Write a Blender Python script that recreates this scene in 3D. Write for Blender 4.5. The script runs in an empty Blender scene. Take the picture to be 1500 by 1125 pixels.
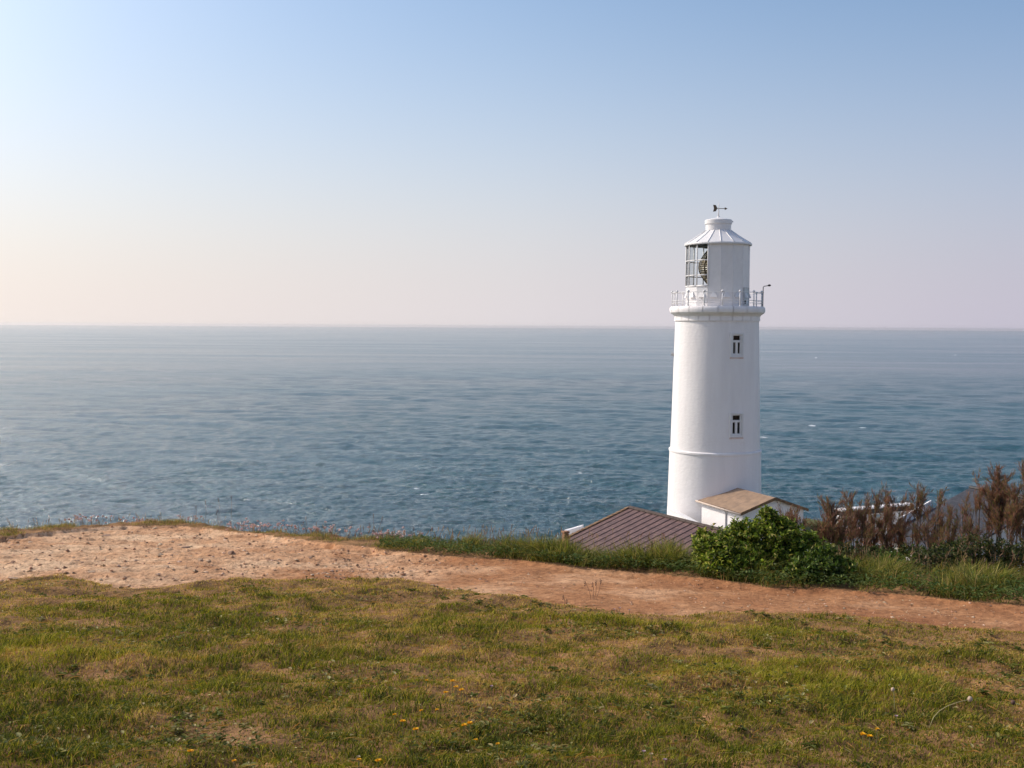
import bpy, math, random
import numpy as np
from mathutils import Vector, Matrix

random.seed(7)
RNG = np.random.default_rng(11)
R = math.radians
scene = bpy.context.scene
COL = scene.collection

# ------------------------------------------------------------------ camera geometry
F = 1608.0                                   # focal length in photo pixels (1500 wide)
HORIZON = 478.0
PITCH = math.atan((562.5 - HORIZON) / F)
ROLL = R(0.34)
R0 = np.array([1.0, 0, 0]); U0 = np.array([0, math.sin(PITCH), math.cos(PITCH)]); FW = np.array([0, math.cos(PITCH), -math.sin(PITCH)])
UP = math.cos(ROLL) * U0 - math.sin(ROLL) * R0
RT = math.cos(ROLL) * R0 + math.sin(ROLL) * U0
SEA_Z = -56.0
HAZE_DENSITY = 2.4e-5

def ray(px, py):
    return FW * F + RT * (px - 750.0) - UP * (py - 562.5)
def at(px, py, y):                           # the place at distance y that the pixel looks at
    d = ray(px, py); return d * (y / d[1])
G0, GS = -1.3, -0.1                          # the headland slopes gently to the sea
def gp(px, py):                              # the place on the headland slope
    d = ray(px, py); t = G0 / (d[2] - GS * d[1]); return d * t

cam = bpy.data.cameras.new('camera'); cam_o = bpy.data.objects.new('camera', cam); COL.objects.link(cam_o)
cam.sensor_width = 36.0; cam.lens = 36.0 * F / 1500.0; cam.clip_start = 0.05; cam.clip_end = 200000
m = Matrix(((RT[0], UP[0], -FW[0], 0), (RT[1], UP[1], -FW[1], 0), (RT[2], UP[2], -FW[2], 0), (0, 0, 0, 1)))
cam_o.matrix_world = m
scene.camera = cam_o

# ------------------------------------------------------------------ noise
def _hash(ix, iy, s):
    n = (ix.astype(np.int64) * 374761393 + iy.astype(np.int64) * 668265263 + s * 974634777) & 0x7fffffff
    n = ((n ^ (n >> 13)) * 1274126177) & 0x7fffffff
    n = (n ^ (n >> 16)) & 0xffffff
    return n / float(0xffffff)
def vnoise(x, y, s=0):
    x = np.asarray(x, float); y = np.asarray(y, float)
    ix = np.floor(x); iy = np.floor(y); fx = x - ix; fy = y - iy
    u = fx * fx * fx * (fx * (fx * 6 - 15) + 10); v = fy * fy * fy * (fy * (fy * 6 - 15) + 10)
    a = _hash(ix, iy, s); b = _hash(ix + 1, iy, s); c = _hash(ix, iy + 1, s); d = _hash(ix + 1, iy + 1, s)
    return (a + (b - a) * u) * (1 - v) + (c + (d - c) * u) * v
def fbm(x, y, s=0, o=4, g=0.5):
    t = 0; a = 1; n = 0
    for i in range(o):
        t = t + a * vnoise(x * 2 ** i + 17.3 * i, y * 2 ** i - 9.1 * i, s + i); n += a; a *= g
    return t / n
def sstep(a, b, x):
    t = np.clip((x - a) / (b - a), 0, 1); return t * t * (3 - 2 * t)

# ------------------------------------------------------------------ mesh helpers
def put_attr(me, name, arr):
    a = me.attributes.new(name, 'FLOAT_COLOR', 'POINT')
    full = np.ones((len(me.vertices), 4), np.float32); full[:, :arr.shape[1]] = arr
    a.data.foreach_set('color', full.ravel())
def np_mesh(name, V, loops, sizes, mat=None, parent=None, smooth=False, col=None, link=True):
    me = bpy.data.meshes.new(name)
    me.vertices.add(len(V)); me.vertices.foreach_set('co', np.asarray(V, np.float32).ravel())
    me.loops.add(len(loops)); me.loops.foreach_set('vertex_index', np.asarray(loops, np.int32))
    sizes = np.asarray(sizes, np.int32)
    me.polygons.add(len(sizes))
    st = np.concatenate([[0], np.cumsum(sizes)[:-1]]).astype(np.int32)
    me.polygons.foreach_set('loop_start', st); me.polygons.foreach_set('loop_total', sizes)
    me.polygons.foreach_set('use_smooth', np.full(len(sizes), smooth, bool))
    me.update(calc_edges=True)
    if col is not None: put_attr(me, 'col', np.asarray(col, np.float32))
    if mat: me.materials.append(mat)
    if not link: return me
    return link_obj(name, me, parent)
def link_obj(name, me, parent=None):
    o = bpy.data.objects.new(name, me); COL.objects.link(o)
    if parent: o.parent = parent
    return o
def tag(o, label=None, cat=None, group=None, kind=None):
    if label: o['label'] = label
    if cat: o['category'] = cat
    if group: o['group'] = group
    if kind: o['kind'] = kind
    return o
def empty(name, loc, rz=0.0):
    o = bpy.data.objects.new(name, None); COL.objects.link(o)
    o.empty_display_size = 0.2; o.location = loc; o.rotation_euler = (0, 0, rz); return o

class MB:
    """collects faces, then links them as one mesh"""
    def __init__(s): s.v = []; s.f = []
    def add(s, vs, fs):
        b = len(s.v); s.v += [tuple(map(float, p)) for p in vs]; s.f += [tuple(b + i for i in f) for f in fs]; return s
    def box(s, c, size, rz=0.0):
        hx, hy, hz = [a / 2 for a in size]; cs, sn = math.cos(rz), math.sin(rz); vs = []
        for z in (-hz, hz):
            for x, y in ((-hx, -hy), (hx, -hy), (hx, hy), (-hx, hy)):
                vs.append((c[0] + x * cs - y * sn, c[1] + x * sn + y * cs, c[2] + z))
        return s.add(vs, [(3, 2, 1, 0), (4, 5, 6, 7), (0, 1, 5, 4), (1, 2, 6, 5), (2, 3, 7, 6), (3, 0, 4, 7)])
    def hexa(s, lo, hi):                      # two quads, bottom and top, joined
        return s.add(list(lo) + list(hi), [(3, 2, 1, 0), (4, 5, 6, 7), (0, 1, 5, 4), (1, 2, 6, 5), (2, 3, 7, 6), (3, 0, 4, 7)])
    def lathe(s, prof, n=64, a0=0.0, a1=2 * math.pi, c=(0, 0), skip=None):
        full = abs(a1 - a0 - 2 * math.pi) < 1e-6; cols = n if full else n + 1; vs = []
        for r, z in prof:
            for i in range(cols):
                a = a0 + (a1 - a0) * i / n
                vs.append((c[0] + r * math.sin(a), c[1] - r * math.cos(a), z))
        fs = []
        for j in range(len(prof) - 1):
            for i in range(n):
                if skip and skip(i, j): continue
                k = (i + 1) % cols
                fs.append((j * cols + i, j * cols + k, (j + 1) * cols + k, (j + 1) * cols + i))
        return s.add(vs, fs)
    def tube(s, pts, rad, n=8, caps=True):
        pts = [Vector(p) for p in pts]; k = len(pts)
        rad = [rad] * k if isinstance(rad, (int, float)) else rad
        vs = []; prev = None
        for i, p in enumerate(pts):
            t = (pts[min(i + 1, k - 1)] - pts[max(i - 1, 0)]).normalized()
            if prev is None: a = t.orthogonal().normalized()
            else: a = (prev - t * prev.dot(t)).normalized()
            prev = a; b = t.cross(a)
            for q in range(n):
                an = 2 * math.pi * q / n; vs.append(p + (a * math.cos(an) + b * math.sin(an)) * rad[i])
        fs = []
        for i in range(k - 1):
            for q in range(n):
                r = (q + 1) % n; fs.append((i * n + q, i * n + r, (i + 1) * n + r, (i + 1) * n + q))
        if caps: fs.append(tuple(range(n))[::-1]); fs.append(tuple((k - 1) * n + q for q in range(n)))
        return s.add(vs, fs)
    def ball(s, c, r, n=8, sq=(1, 1, 1)):
        prof = [(r * math.sin(math.pi * j / n) + 1e-5, -r * math.cos(math.pi * j / n)) for j in range(n + 1)]
        b = MB().lathe(prof, n * 2)
        return s.add([(c[0] + x * sq[0], c[1] + y * sq[1], c[2] + z * sq[2]) for x, y, z in b.v], b.f)
    def build(s, name, mat, parent=None, smooth=False, bevel=0.0, angle=None):
        me = bpy.data.meshes.new(name); me.from_pydata(s.v, [], s.f); me.update()
        if mat: me.materials.append(mat)
        if smooth: me.polygons.foreach_set('use_smooth', np.ones(len(me.polygons), bool))
        if angle: me.set_sharp_from_angle(angle=R(angle))
        o = link_obj(name, me, parent)
        if bevel:
            b = o.modifiers.new('edge', 'BEVEL'); b.width = bevel; b.segments = 2; b.limit_method = 'ANGLE'
        return o

# ------------------------------------------------------------------ materials
def new_mat(name):
    mt = bpy.data.materials.new(name); mt.use_nodes = True; nt = mt.node_tree; nt.nodes.clear()
    out = nt.nodes.new('ShaderNodeOutputMaterial'); return mt, nt, out
def N(nt, typ, **kw):
    n = nt.nodes.new(typ)
    for k, v in kw.items():
        if k.startswith('i_'):
            key = k[2:].replace('_', ' '); n.inputs[int(key) if key.isdigit() else key].default_value = v
        else: setattr(n, k, v)
    return n
def L(nt, a, b): nt.links.new(a, b)
def ramp(nt, stops):
    r = nt.nodes.new('ShaderNodeValToRGB'); e = r.color_ramp.elements
    while len(e) < len(stops): e.new(0.5)
    for el, (p, c) in zip(e, stops): el.position = p; el.color = tuple(c) + (1,) if len(c) == 3 else c
    return r
def rough_mat(name, c1, c2, scale=3.0, rough=0.7, bump=0.0, bscale=30.0, metallic=0.0, spec=0.3, detail=6.0, coords='Object', stretch=(1, 1, 1), bdist=0.02):
    """a surface of two close tones mottled by noise, with a fine relief"""
    mt, nt, out = new_mat(name)
    tc = N(nt, 'ShaderNodeTexCoord'); mp = N(nt, 'ShaderNodeMapping'); mp.inputs['Scale'].default_value = stretch
    L(nt, tc.outputs[coords], mp.inputs[0])
    n1 = N(nt, 'ShaderNodeTexNoise', i_Scale=scale, i_Detail=detail, i_Roughness=0.62); L(nt, mp.outputs[0], n1.inputs['Vector'])
    rp = ramp(nt, [(0.3, c1), (0.72, c2)]); L(nt, n1.outputs['Fac'], rp.inputs[0])
    b = N(nt, 'ShaderNodeBsdfPrincipled', i_Roughness=rough, i_Metallic=metallic); b.inputs['Specular IOR Level'].default_value = spec
    L(nt, rp.outputs[0], b.inputs['Base Color'])
    if bump:
        n2 = N(nt, 'ShaderNodeTexNoise', i_Scale=bscale, i_Detail=5.0, i_Roughness=0.6); L(nt, mp.outputs[0], n2.inputs['Vector'])
        bp = N(nt, 'ShaderNodeBump', i_Strength=bump, i_Distance=bdist); L(nt, n2.outputs['Fac'], bp.inputs['Height']); L(nt, bp.outputs[0], b.inputs['Normal'])
    L(nt, b.outputs[0], out.inputs[0]); return mt
def leaf_mat(name, trans=0.35, rough=0.5, spec=0.3, tint=(1.15, 1.2, 0.7)):
    """thin leaves coloured by their own attribute, letting some light through"""
    mt, nt, out = new_mat(name)
    at_ = N(nt, 'ShaderNodeAttribute', attribute_name='col')
    b = N(nt, 'ShaderNodeBsdfPrincipled', i_Roughness=rough); b.inputs['Specular IOR Level'].default_value = spec
    t = N(nt, 'ShaderNodeBsdfTranslucent'); mx = N(nt, 'ShaderNodeMixShader', i_0=trans)
    vm = N(nt, 'ShaderNodeVectorMath', operation='MULTIPLY'); vm.inputs[1].default_value = tint
    L(nt, at_.outputs['Color'], b.inputs['Base Color']); L(nt, at_.outputs['Color'], vm.inputs[0]); L(nt, vm.outputs[0], t.inputs['Color'])
    L(nt, b.outputs[0], mx.inputs[1]); L(nt, t.outputs[0], mx.inputs[2]); L(nt, mx.outputs[0], out.inputs[0]); return mt

M = {}
M['grass'] = leaf_mat('grass', 0.35, 0.65, 0.10)
M['leaf'] = leaf_mat('leaf', 0.32, 0.5, 0.20)
M['twig'] = leaf_mat('twig', 0.42, 0.7, 0.15, (1.1, 1.0, 0.8))
M['petal'] = leaf_mat('petal', 0.3, 0.6, 0.2, (1, 1, 1))
M['bark'] = rough_mat('bark', (0.06, 0.045, 0.035), (0.15, 0.11, 0.085), 25, 0.85, 0.3, 60)
M['stone'] = rough_mat('stone', (0.33, 0.20, 0.125), (0.60, 0.42, 0.28), 9, 0.85, 0.6, 40, bdist=0.01)
M['dark_stone'] = rough_mat('dark_stone', (0.20, 0.12, 0.08), (0.38, 0.25, 0.17), 10, 0.85, 0.6, 40, bdist=0.01)
M['white'] = None
M['black_metal'] = rough_mat('black_metal', (0.02, 0.02, 0.022), (0.045, 0.042, 0.04), 12, 0.5)
M['weathered_bronze'] = rough_mat('weathered_bronze', (0.09, 0.065, 0.045), (0.16, 0.12, 0.08), 8, 0.5, metallic=0.3)
M['grey_metal'] = rough_mat('grey_metal', (0.45, 0.45, 0.46), (0.6, 0.59, 0.58), 8, 0.5)
M['white_metal'] = rough_mat('white_metal', (0.70, 0.68, 0.675), (0.77, 0.75, 0.745), 2.5, 0.42, 0.04, 30)
M['dark_interior'] = rough_mat('dark_interior', (0.10, 0.095, 0.09), (0.16, 0.15, 0.14), 3, 0.8)
M['terracotta'] = rough_mat('terracotta', (0.16, 0.085, 0.05), (0.42, 0.22, 0.12), 6, 0.85, 0.3, 30)
M['lichened_tile'] = rough_mat('lichened_tile', (0.10, 0.055, 0.035), (0.30, 0.185, 0.10), 5, 0.9, 0.4, 30)

def white_paint():
    """thick white masonry paint: faint stains, rust runs and a soft trowelled relief"""
    mt, nt, out = new_mat('white_masonry_paint')
    tc = N(nt, 'ShaderNodeTexCoord')
    mp = N(nt, 'ShaderNodeMapping'); mp.inputs['Scale'].default_value = (1.2, 1.2, 0.16); L(nt, tc.outputs['Object'], mp.inputs[0])
    n1 = N(nt, 'ShaderNodeTexNoise', i_Scale=1.3, i_Detail=7.0, i_Roughness=0.6); L(nt, mp.outputs[0], n1.inputs['Vector'])
    r1 = ramp(nt, [(0.3, (0.79, 0.745, 0.735)), (0.6, (0.84, 0.80, 0.79))]); L(nt, n1.outputs['Fac'], r1.inputs[0])
    n2 = N(nt, 'ShaderNodeTexNoise', i_Scale=0.9, i_Detail=8.0, i_Roughness=0.7); L(nt, tc.outputs['Object'], n2.inputs['Vector'])
    r2 = ramp(nt, [(0.60, (0, 0, 0)), (0.78, (0.3, 0.3, 0.3))]); L(nt, n2.outputs['Fac'], r2.inputs[0])
    mx = N(nt, 'ShaderNodeMix', data_type='RGBA'); mx.inputs[7].default_value = (0.66, 0.56, 0.50, 1)
    L(nt, r2.outputs[0], mx.inputs[0]); L(nt, r1.outputs[0], mx.inputs[6])
    b = N(nt, 'ShaderNodeBsdfPrincipled', i_Roughness=0.62); b.inputs['Specular IOR Level'].default_value = 0.25
    L(nt, mx.outputs[2], b.inputs['Base Color'])
    n3 = N(nt, 'ShaderNodeTexNoise', i_Scale=3.5, i_Detail=6.0, i_Roughness=0.65); L(nt, tc.outputs['Object'], n3.inputs['Vector'])
    # courses of stone under the paint, a ripple of joints round the tower
    wv = N(nt, 'ShaderNodeTexWave', wave_type='BANDS', bands_direction='Z', wave_profile='SIN', i_Scale=2.6, i_Distortion=1.2, i_Detail=2.0); L(nt, tc.outputs['Object'], wv.inputs['Vector'])
    mm = N(nt, 'ShaderNodeMath', operation='MULTIPLY_ADD'); mm.inputs[1].default_value = 0.08; L(nt, wv.outputs['Fac'], mm.inputs[0]); L(nt, n3.outputs['Fac'], mm.inputs[2])
    bp = N(nt, 'ShaderNodeBump', i_Strength=0.6, i_Distance=0.05); L(nt, mm.outputs[0], bp.inputs['Height']); L(nt, bp.outputs[0], b.inputs['Normal'])
    L(nt, b.outputs[0], out.inputs[0]); return mt
M['white'] = white_paint()
M['stain'] = rough_mat('rust_stained_sill', (0.60, 0.42, 0.37), (0.74, 0.64, 0.60), 3, 0.7, 0.1, 20)

def glass_pane(name, tint=(1, 1, 1), base=0.06):
    mt, nt, out = new_mat(name)
    tr = N(nt, 'ShaderNodeBsdfTransparent'); tr.inputs[0].default_value = tint + (1,)
    gl = N(nt, 'ShaderNodeBsdfGlossy', i_Roughness=0.03); fr = N(nt, 'ShaderNodeLayerWeight', i_Blend=0.12)
    mx = N(nt, 'ShaderNodeMixShader'); L(nt, fr.outputs['Fresnel'], mx.inputs[0]); L(nt, tr.outputs[0], mx.inputs[1]); L(nt, gl.outputs[0], mx.inputs[2])
    L(nt, mx.outputs[0], out.inputs[0]); return mt
M['lantern_glass'] = glass_pane('lantern_glass', (0.93, 0.96, 0.97))
mt, nt, out = new_mat('dark_window_glass')
b = N(nt, 'ShaderNodeBsdfPrincipled', i_Roughness=0.08); b.inputs['Base Color'].default_value = (0.012, 0.011, 0.012, 1); b.inputs['Specular IOR Level'].default_value = 0.25
L(nt, b.outputs[0], out.inputs[0]); M['window_glass'] = mt
mt, nt, out = new_mat('lens_glass')
tc = N(nt, 'ShaderNodeTexCoord'); wv = N(nt, 'ShaderNodeTexNoise', i_Scale=5.0, i_Detail=4.0); L(nt, tc.outputs['Object'], wv.inputs['Vector'])
rp = ramp(nt, [(0.35, (0.07, 0.05, 0.03)), (0.52, (0.17, 0.125, 0.065)), (0.7, (0.40, 0.31, 0.17))]); L(nt, wv.outputs['Fac'], rp.inputs[0])
b = N(nt, 'ShaderNodeBsdfPrincipled', i_Roughness=0.3, i_Metallic=0.0); L(nt, rp.outputs[0], b.inputs['Base Color']); L(nt, b.outputs[0], out.inputs[0]); M['lens'] = mt

def slate_mat(name, tones, cw, ch, tilt_bump=0.6):
    """slates in courses; UV x runs along the eave and y up the slope, in metres"""
    mt, nt, out = new_mat(name)
    uv = N(nt, 'ShaderNodeUVMap')
    br = N(nt, 'ShaderNodeTexBrick', offset=0.5); br.inputs['Scale'].default_value = 1.0
    for k, v in (('Brick Width', cw), ('Row Height', ch), ('Mortar Size', 0.012), ('Mortar Smooth', 0.3), ('Bias', 0.0)): br.inputs[k].default_value = v
    br.inputs['Color1'].default_value = tones[0] + (1,); br.inputs['Color2'].default_value = tones[1] + (1,); br.inputs['Mortar'].default_value = tones[2] + (1,)
    L(nt, uv.outputs[0], br.inputs['Vector'])
    n = N(nt, 'ShaderNodeTexNoise', i_Scale=1.6, i_Detail=8.0, i_Roughness=0.65); L(nt, uv.outputs[0], n.inputs['Vector'])
    rp = ramp(nt, [(0.35, (0.75, 0.75, 0.75)), (0.75, (1.35, 1.3, 1.2))]); L(nt, n.outputs['Fac'], rp.inputs[0])
    mx = N(nt, 'ShaderNodeMix', data_type='RGBA', blend_type='MULTIPLY'); mx.inputs[0].default_value = 1.0
    L(nt, br.outputs['Color'], mx.inputs[6]); L(nt, rp.outputs[0], mx.inputs[7])
    b = N(nt, 'ShaderNodeBsdfPrincipled', i_Roughness=0.6); b.inputs['Specular IOR Level'].default_value = 0.3
    L(nt, mx.outputs[2], b.inputs['Base Color'])
    inv = N(nt, 'ShaderNodeMath', operation='SUBTRACT'); inv.inputs[0].default_value = 1.0; L(nt, br.outputs['Fac'], inv.inputs[1])
    bp = N(nt, 'ShaderNodeBump', i_Strength=tilt_bump, i_Distance=0.03); L(nt, inv.outputs[0], bp.inputs['Height']); L(nt, bp.outputs[0], b.inputs['Normal'])
    L(nt, b.outputs[0], out.inputs[0]); return mt
M['purple_slate'] = slate_mat('purple_slate', ((0.125, 0.071, 0.068), (0.170, 0.102, 0.094), (0.05, 0.031, 0.030)), 0.30, 0.26)
M['grey_slate'] = slate_mat('grey_slate', ((0.034, 0.036, 0.047), (0.060, 0.060, 0.072), (0.016, 0.016, 0.02)), 0.36, 0.24)  # tones darkened to carry the shade lying on this roof
M['felt'] = slate_mat('brown_felt', ((0.285, 0.195, 0.135), (0.315, 0.215, 0.15), (0.25, 0.17, 0.12)), 4.0, 0.6, 0.25)

# ------------------------------------------------------------------ light and sky
SUN_EL, SUN_BACK = R(37), R(23)              # the sun is to the left and a little behind the tower
S = Vector((-math.cos(SUN_BACK) * math.cos(SUN_EL), math.sin(SUN_BACK) * math.cos(SUN_EL), math.sin(SUN_EL)))
sl = bpy.data.lights.new('sun', 'SUN'); so = bpy.data.objects.new('sun', sl); COL.objects.link(so)
sl.energy = 2.85; sl.angle = R(0.6); sl.color = (1.0, 0.90, 0.78); so.rotation_euler = S.to_track_quat('Z', 'Y').to_euler()
w = bpy.data.worlds.new('World'); scene.world = w; w.use_nodes = True; nt = w.node_tree; nt.nodes.clear()
wo = N(nt, 'ShaderNodeOutputWorld'); bg = N(nt, 'ShaderNodeBackground', i_Strength=0.105)
sky = N(nt, 'ShaderNodeTexSky', sky_type='NISHITA', sun_disc=False, sun_elevation=SUN_EL, sun_rotation=math.atan2(S.x, S.y), altitude=50.0, air_density=1.0, dust_density=1.0, ozone_density=2.5)
tc = N(nt, 'ShaderNodeTexCoord'); sp = N(nt, 'ShaderNodeSeparateXYZ'); cb = N(nt, 'ShaderNodeCombineXYZ'); mxm = N(nt, 'ShaderNodeMath', operation='MAXIMUM'); mxm.inputs[1].default_value = 0.004
L(nt, tc.outputs['Generated'], sp.inputs[0]); L(nt, sp.outputs[0], cb.inputs[0]); L(nt, sp.outputs[1], cb.inputs[1]); L(nt, sp.outputs[2], mxm.inputs[0]); L(nt, mxm.outputs[0], cb.inputs[2])
L(nt, cb.outputs[0], sky.inputs[0])
tint = N(nt, 'ShaderNodeMix', data_type='RGBA', blend_type='MULTIPLY'); tint.inputs[0].default_value = 1.0; tint.inputs[7].default_value = (0.70, 0.96, 1.07, 1)
L(nt, sky.outputs[0], tint.inputs[6]); L(nt, tint.outputs[2], bg.inputs[0])
# the pale sea haze that fills the lowest fifteen degrees of sky, warm on the sun's side, and a glow round the sun, raised to brighten the sea
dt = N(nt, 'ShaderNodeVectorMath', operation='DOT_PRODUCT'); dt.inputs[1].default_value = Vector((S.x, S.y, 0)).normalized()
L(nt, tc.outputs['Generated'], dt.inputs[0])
hz = ramp(nt, [(0.0, (1.05, 0.95, 0.95)), (0.30, (0.50, 0.48, 0.54)), (0.43, (0.475, 0.45, 0.53)), (0.66, (0.60, 0.565, 0.585)), (0.857, (0.665, 0.605, 0.575)), (1.0, (1.6, 1.36, 1.16))])  # unseen side behind the camera raised to fill the tower's shaded side
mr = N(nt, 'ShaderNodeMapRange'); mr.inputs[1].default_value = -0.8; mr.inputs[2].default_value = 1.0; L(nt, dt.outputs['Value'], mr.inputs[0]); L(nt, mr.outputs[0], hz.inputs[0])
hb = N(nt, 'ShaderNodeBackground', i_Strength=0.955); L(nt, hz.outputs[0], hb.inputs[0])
sq = N(nt, 'ShaderNodeMath', operation='POWER'); sq.inputs[1].default_value = 1.7; L(nt, mxm.outputs[0], sq.inputs[0])
dv = N(nt, 'ShaderNodeMath', operation='DIVIDE'); dv.inputs[1].default_value = -(0.205 ** 1.7); L(nt, sq.outputs[0], dv.inputs[0])
ex = N(nt, 'ShaderNodeMath', operation='EXPONENT'); L(nt, dv.outputs[0], ex.inputs[0])
ms = N(nt, 'ShaderNodeMixShader'); L(nt, ex.outputs[0], ms.inputs[0]); L(nt, bg.outputs[0], ms.inputs[1]); L(nt, hb.outputs[0], ms.inputs[2])
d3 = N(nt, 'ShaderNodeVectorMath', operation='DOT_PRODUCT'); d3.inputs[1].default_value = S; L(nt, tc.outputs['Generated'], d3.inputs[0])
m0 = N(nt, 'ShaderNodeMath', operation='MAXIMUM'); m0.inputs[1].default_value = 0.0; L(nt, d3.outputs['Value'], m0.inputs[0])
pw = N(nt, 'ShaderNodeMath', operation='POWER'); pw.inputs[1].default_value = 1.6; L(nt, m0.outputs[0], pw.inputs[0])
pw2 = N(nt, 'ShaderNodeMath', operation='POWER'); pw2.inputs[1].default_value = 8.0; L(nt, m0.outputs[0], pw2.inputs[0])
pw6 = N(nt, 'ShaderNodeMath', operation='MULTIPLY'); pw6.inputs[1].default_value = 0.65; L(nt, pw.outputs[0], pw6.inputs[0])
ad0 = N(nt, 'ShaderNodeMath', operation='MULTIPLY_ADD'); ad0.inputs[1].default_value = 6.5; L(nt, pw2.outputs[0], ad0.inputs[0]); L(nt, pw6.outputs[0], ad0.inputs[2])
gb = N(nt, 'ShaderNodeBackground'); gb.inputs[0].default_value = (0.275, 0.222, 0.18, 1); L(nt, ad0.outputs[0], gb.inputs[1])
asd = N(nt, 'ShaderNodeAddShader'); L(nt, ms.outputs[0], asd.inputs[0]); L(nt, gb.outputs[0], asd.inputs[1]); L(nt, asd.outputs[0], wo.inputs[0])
scene.view_settings.view_transform = 'Standard'; scene.view_settings.look = 'None'; scene.view_settings.gamma = 1.0
scene.view_settings.use_curve_mapping = False; scene.view_settings.exposure = 0.33
scene.cycles.max_bounces = 6; scene.cycles.diffuse_bounces = 3; scene.cycles.glossy_bounces = 3; scene.cycles.transparent_max_bounces = 16
scene.cycles.transmission_bounces = 4; scene.cycles.volume_bounces = 0

# ------------------------------------------------------------------ headland lines (on the ground, metres)
def line_of(pix, before=(), after=()):
    p = [gp(*q) for q in pix]
    a = list(before) + [(q[0], q[1]) for q in p] + list(after)
    a.sort(); return np.array([q[0] for q in a]), np.array([q[1] for q in a])
RIM = line_of([(0, 779), (100, 772), (180, 766), (260, 766), (340, 774), (420, 782), (500, 787), (600, 797), (700, 807), (800, 815), (900, 822), (1000, 827), (1100, 833), (1200, 838), (1300, 842), (1400, 847), (1500, 853)],
              [(-60, 6.0), (-30, 9.0), (-18, 12.5), (-11, 15.0)], [(6.6, 10.4), (9, 9.6), (14, 8.6), (24, 7.6), (60, 6.0)])
PTOP = line_of([(0, 788), (40, 782), (150, 772), (260, 770), (380, 780), (480, 796), (560, 805), (640, 813), (760, 821), (830, 830), (950, 838), (1050, 848), (1130, 857), (1230, 863), (1330, 868), (1420, 880), (1500, 887)],
               [(-60, 4.8), (-30, 7.6), (-18, 11.0), (-11, 13.8)], [(5.4, 8.1), (9, 7.4), (14, 6.8), (24, 6.0), (60, 4.5)])
PBOT = line_of([(0, 851), (90, 842), (130, 850), (165, 859), (210, 860), (260, 855), (300, 853), (360, 846), (430, 849), (520, 846), (600, 851), (690, 866), (740, 874), (800, 882), (870, 891), (930, 899), (1000, 902), (1060, 896), (1160, 898), (1280, 904), (1400, 919), (1500, 929)],
               [(-60, 3.4), (-30, 5.4), (-18, 7.6), (-11, 9.4)], [(4.6, 6.7), (9, 6.0), (14, 5.4), (24, 4.6), (60, 3.2)])
COAST = (np.array([-400, -60, -20, 0, 8, 13, 18, 30, 45, 80, 400]), np.array([25, 40, 58, 74, 86, 96, 101, 103, 100, 80, 40]))
def y_rim(x): return np.interp(x, *RIM) + 0.16 * (fbm(x * 1.7, x * 0 + 3, 5) - 0.5)
def y_top(x): return np.interp(x, *PTOP) + 0.22 * (fbm(x * 2.6, x * 0 + 7, 6) - 0.5) + 0.14 * (fbm(x * 9, x * 0 + 5, 10, 3) - 0.5)
def y_bot(x): return np.interp(x, *PBOT) + 0.22 * (fbm(x * 2.6, x * 0 + 11, 8) - 0.5) + 0.14 * (fbm(x * 11, x * 0 + 3, 9, 3) - 0.5)
def path_in(x, y):                           # positive inside the path, metres
    return np.minimum(y - y_bot(x), y_top(x) - y)
def rocky(x, y): return sstep(0.6, -1.6, x) * sstep(8.4, 10.0, y)
def Hbase(x, y):
    yy = np.maximum(y, -25)
    z = G0 + GS * yy + 0.05 * (fbm(x * 0.55, y * 0.55, 21, 3) - 0.5) + 0.03 * (fbm(x * 2.1, y * 2.1, 31, 3) - 0.5)
    return z
def H(x, y, fine=True):
    x = np.asarray(x, float); y = np.asarray(y, float)
    z = Hbase(x, y); p = path_in(x, y); k = sstep(-0.05, 0.16, p)
    rk = rocky(x, y)
    d = -0.035 * k * (1 + 0.6 * rk)
    if fine:
        rid = 1 - np.abs(2 * fbm(x * 1.7 + 0.4 * y, y * 3.2, 41, 5, 0.55) - 1)
        led = fbm(x * 1.5 + 0.6 * fbm(x * 3, y * 3, 49, 2), y * 4.6, 44, 4)
        d = d + k * (0.62 * rk * (0.035 * (rid - 0.75) + 0.17 * (np.floor(led * 14) / 14 - 0.5) + 0.034 * (fbm(x * 6, y * 12, 45, 4, 0.65) - 0.5) + 0.03 * (np.abs(fbm(x * 9, y * 13, 48, 3) - 0.5) - 0.12) + 0.030 * (fbm(x * 19, y * 26, 50, 3, 0.6) - 0.5)) + (0.040 * (fbm(x * 1.6, y * 4.2, 47, 6, 0.62) - 0.5) + 0.012 * (fbm(x * 14, y * 18, 46, 3) - 0.5)) * (1 - 0.4 * rk))
        d = d + (1 - k) * (0.085 * (fbm(x * 2.9, y * 3.3, 51, 2) - 0.5) + 0.040 * (fbm(x * 8, y * 9, 52, 3) - 0.5)) * sstep(0.0, -0.25, p)
    z = z + d
    t = np.maximum(0, y - y_rim(x))
    z = z - 0.95 * (np.sqrt(t * t + 0.09) - 0.3) - 0.012 * np.minimum(t, 14) ** 2
    z = np.where(t > 0, np.maximum(z, -17.0 + 0.25 * (fbm(x * 0.15, y * 0.15, 61) - 0.5)), z)
    c = np.maximum(0, y - (np.interp(x, *COAST) + 3 * (fbm(x * 0.12, x * 0, 62) - 0.5)))
    z = z - 2.6 * c
    return np.maximum(z, SEA_Z - 6)

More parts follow.
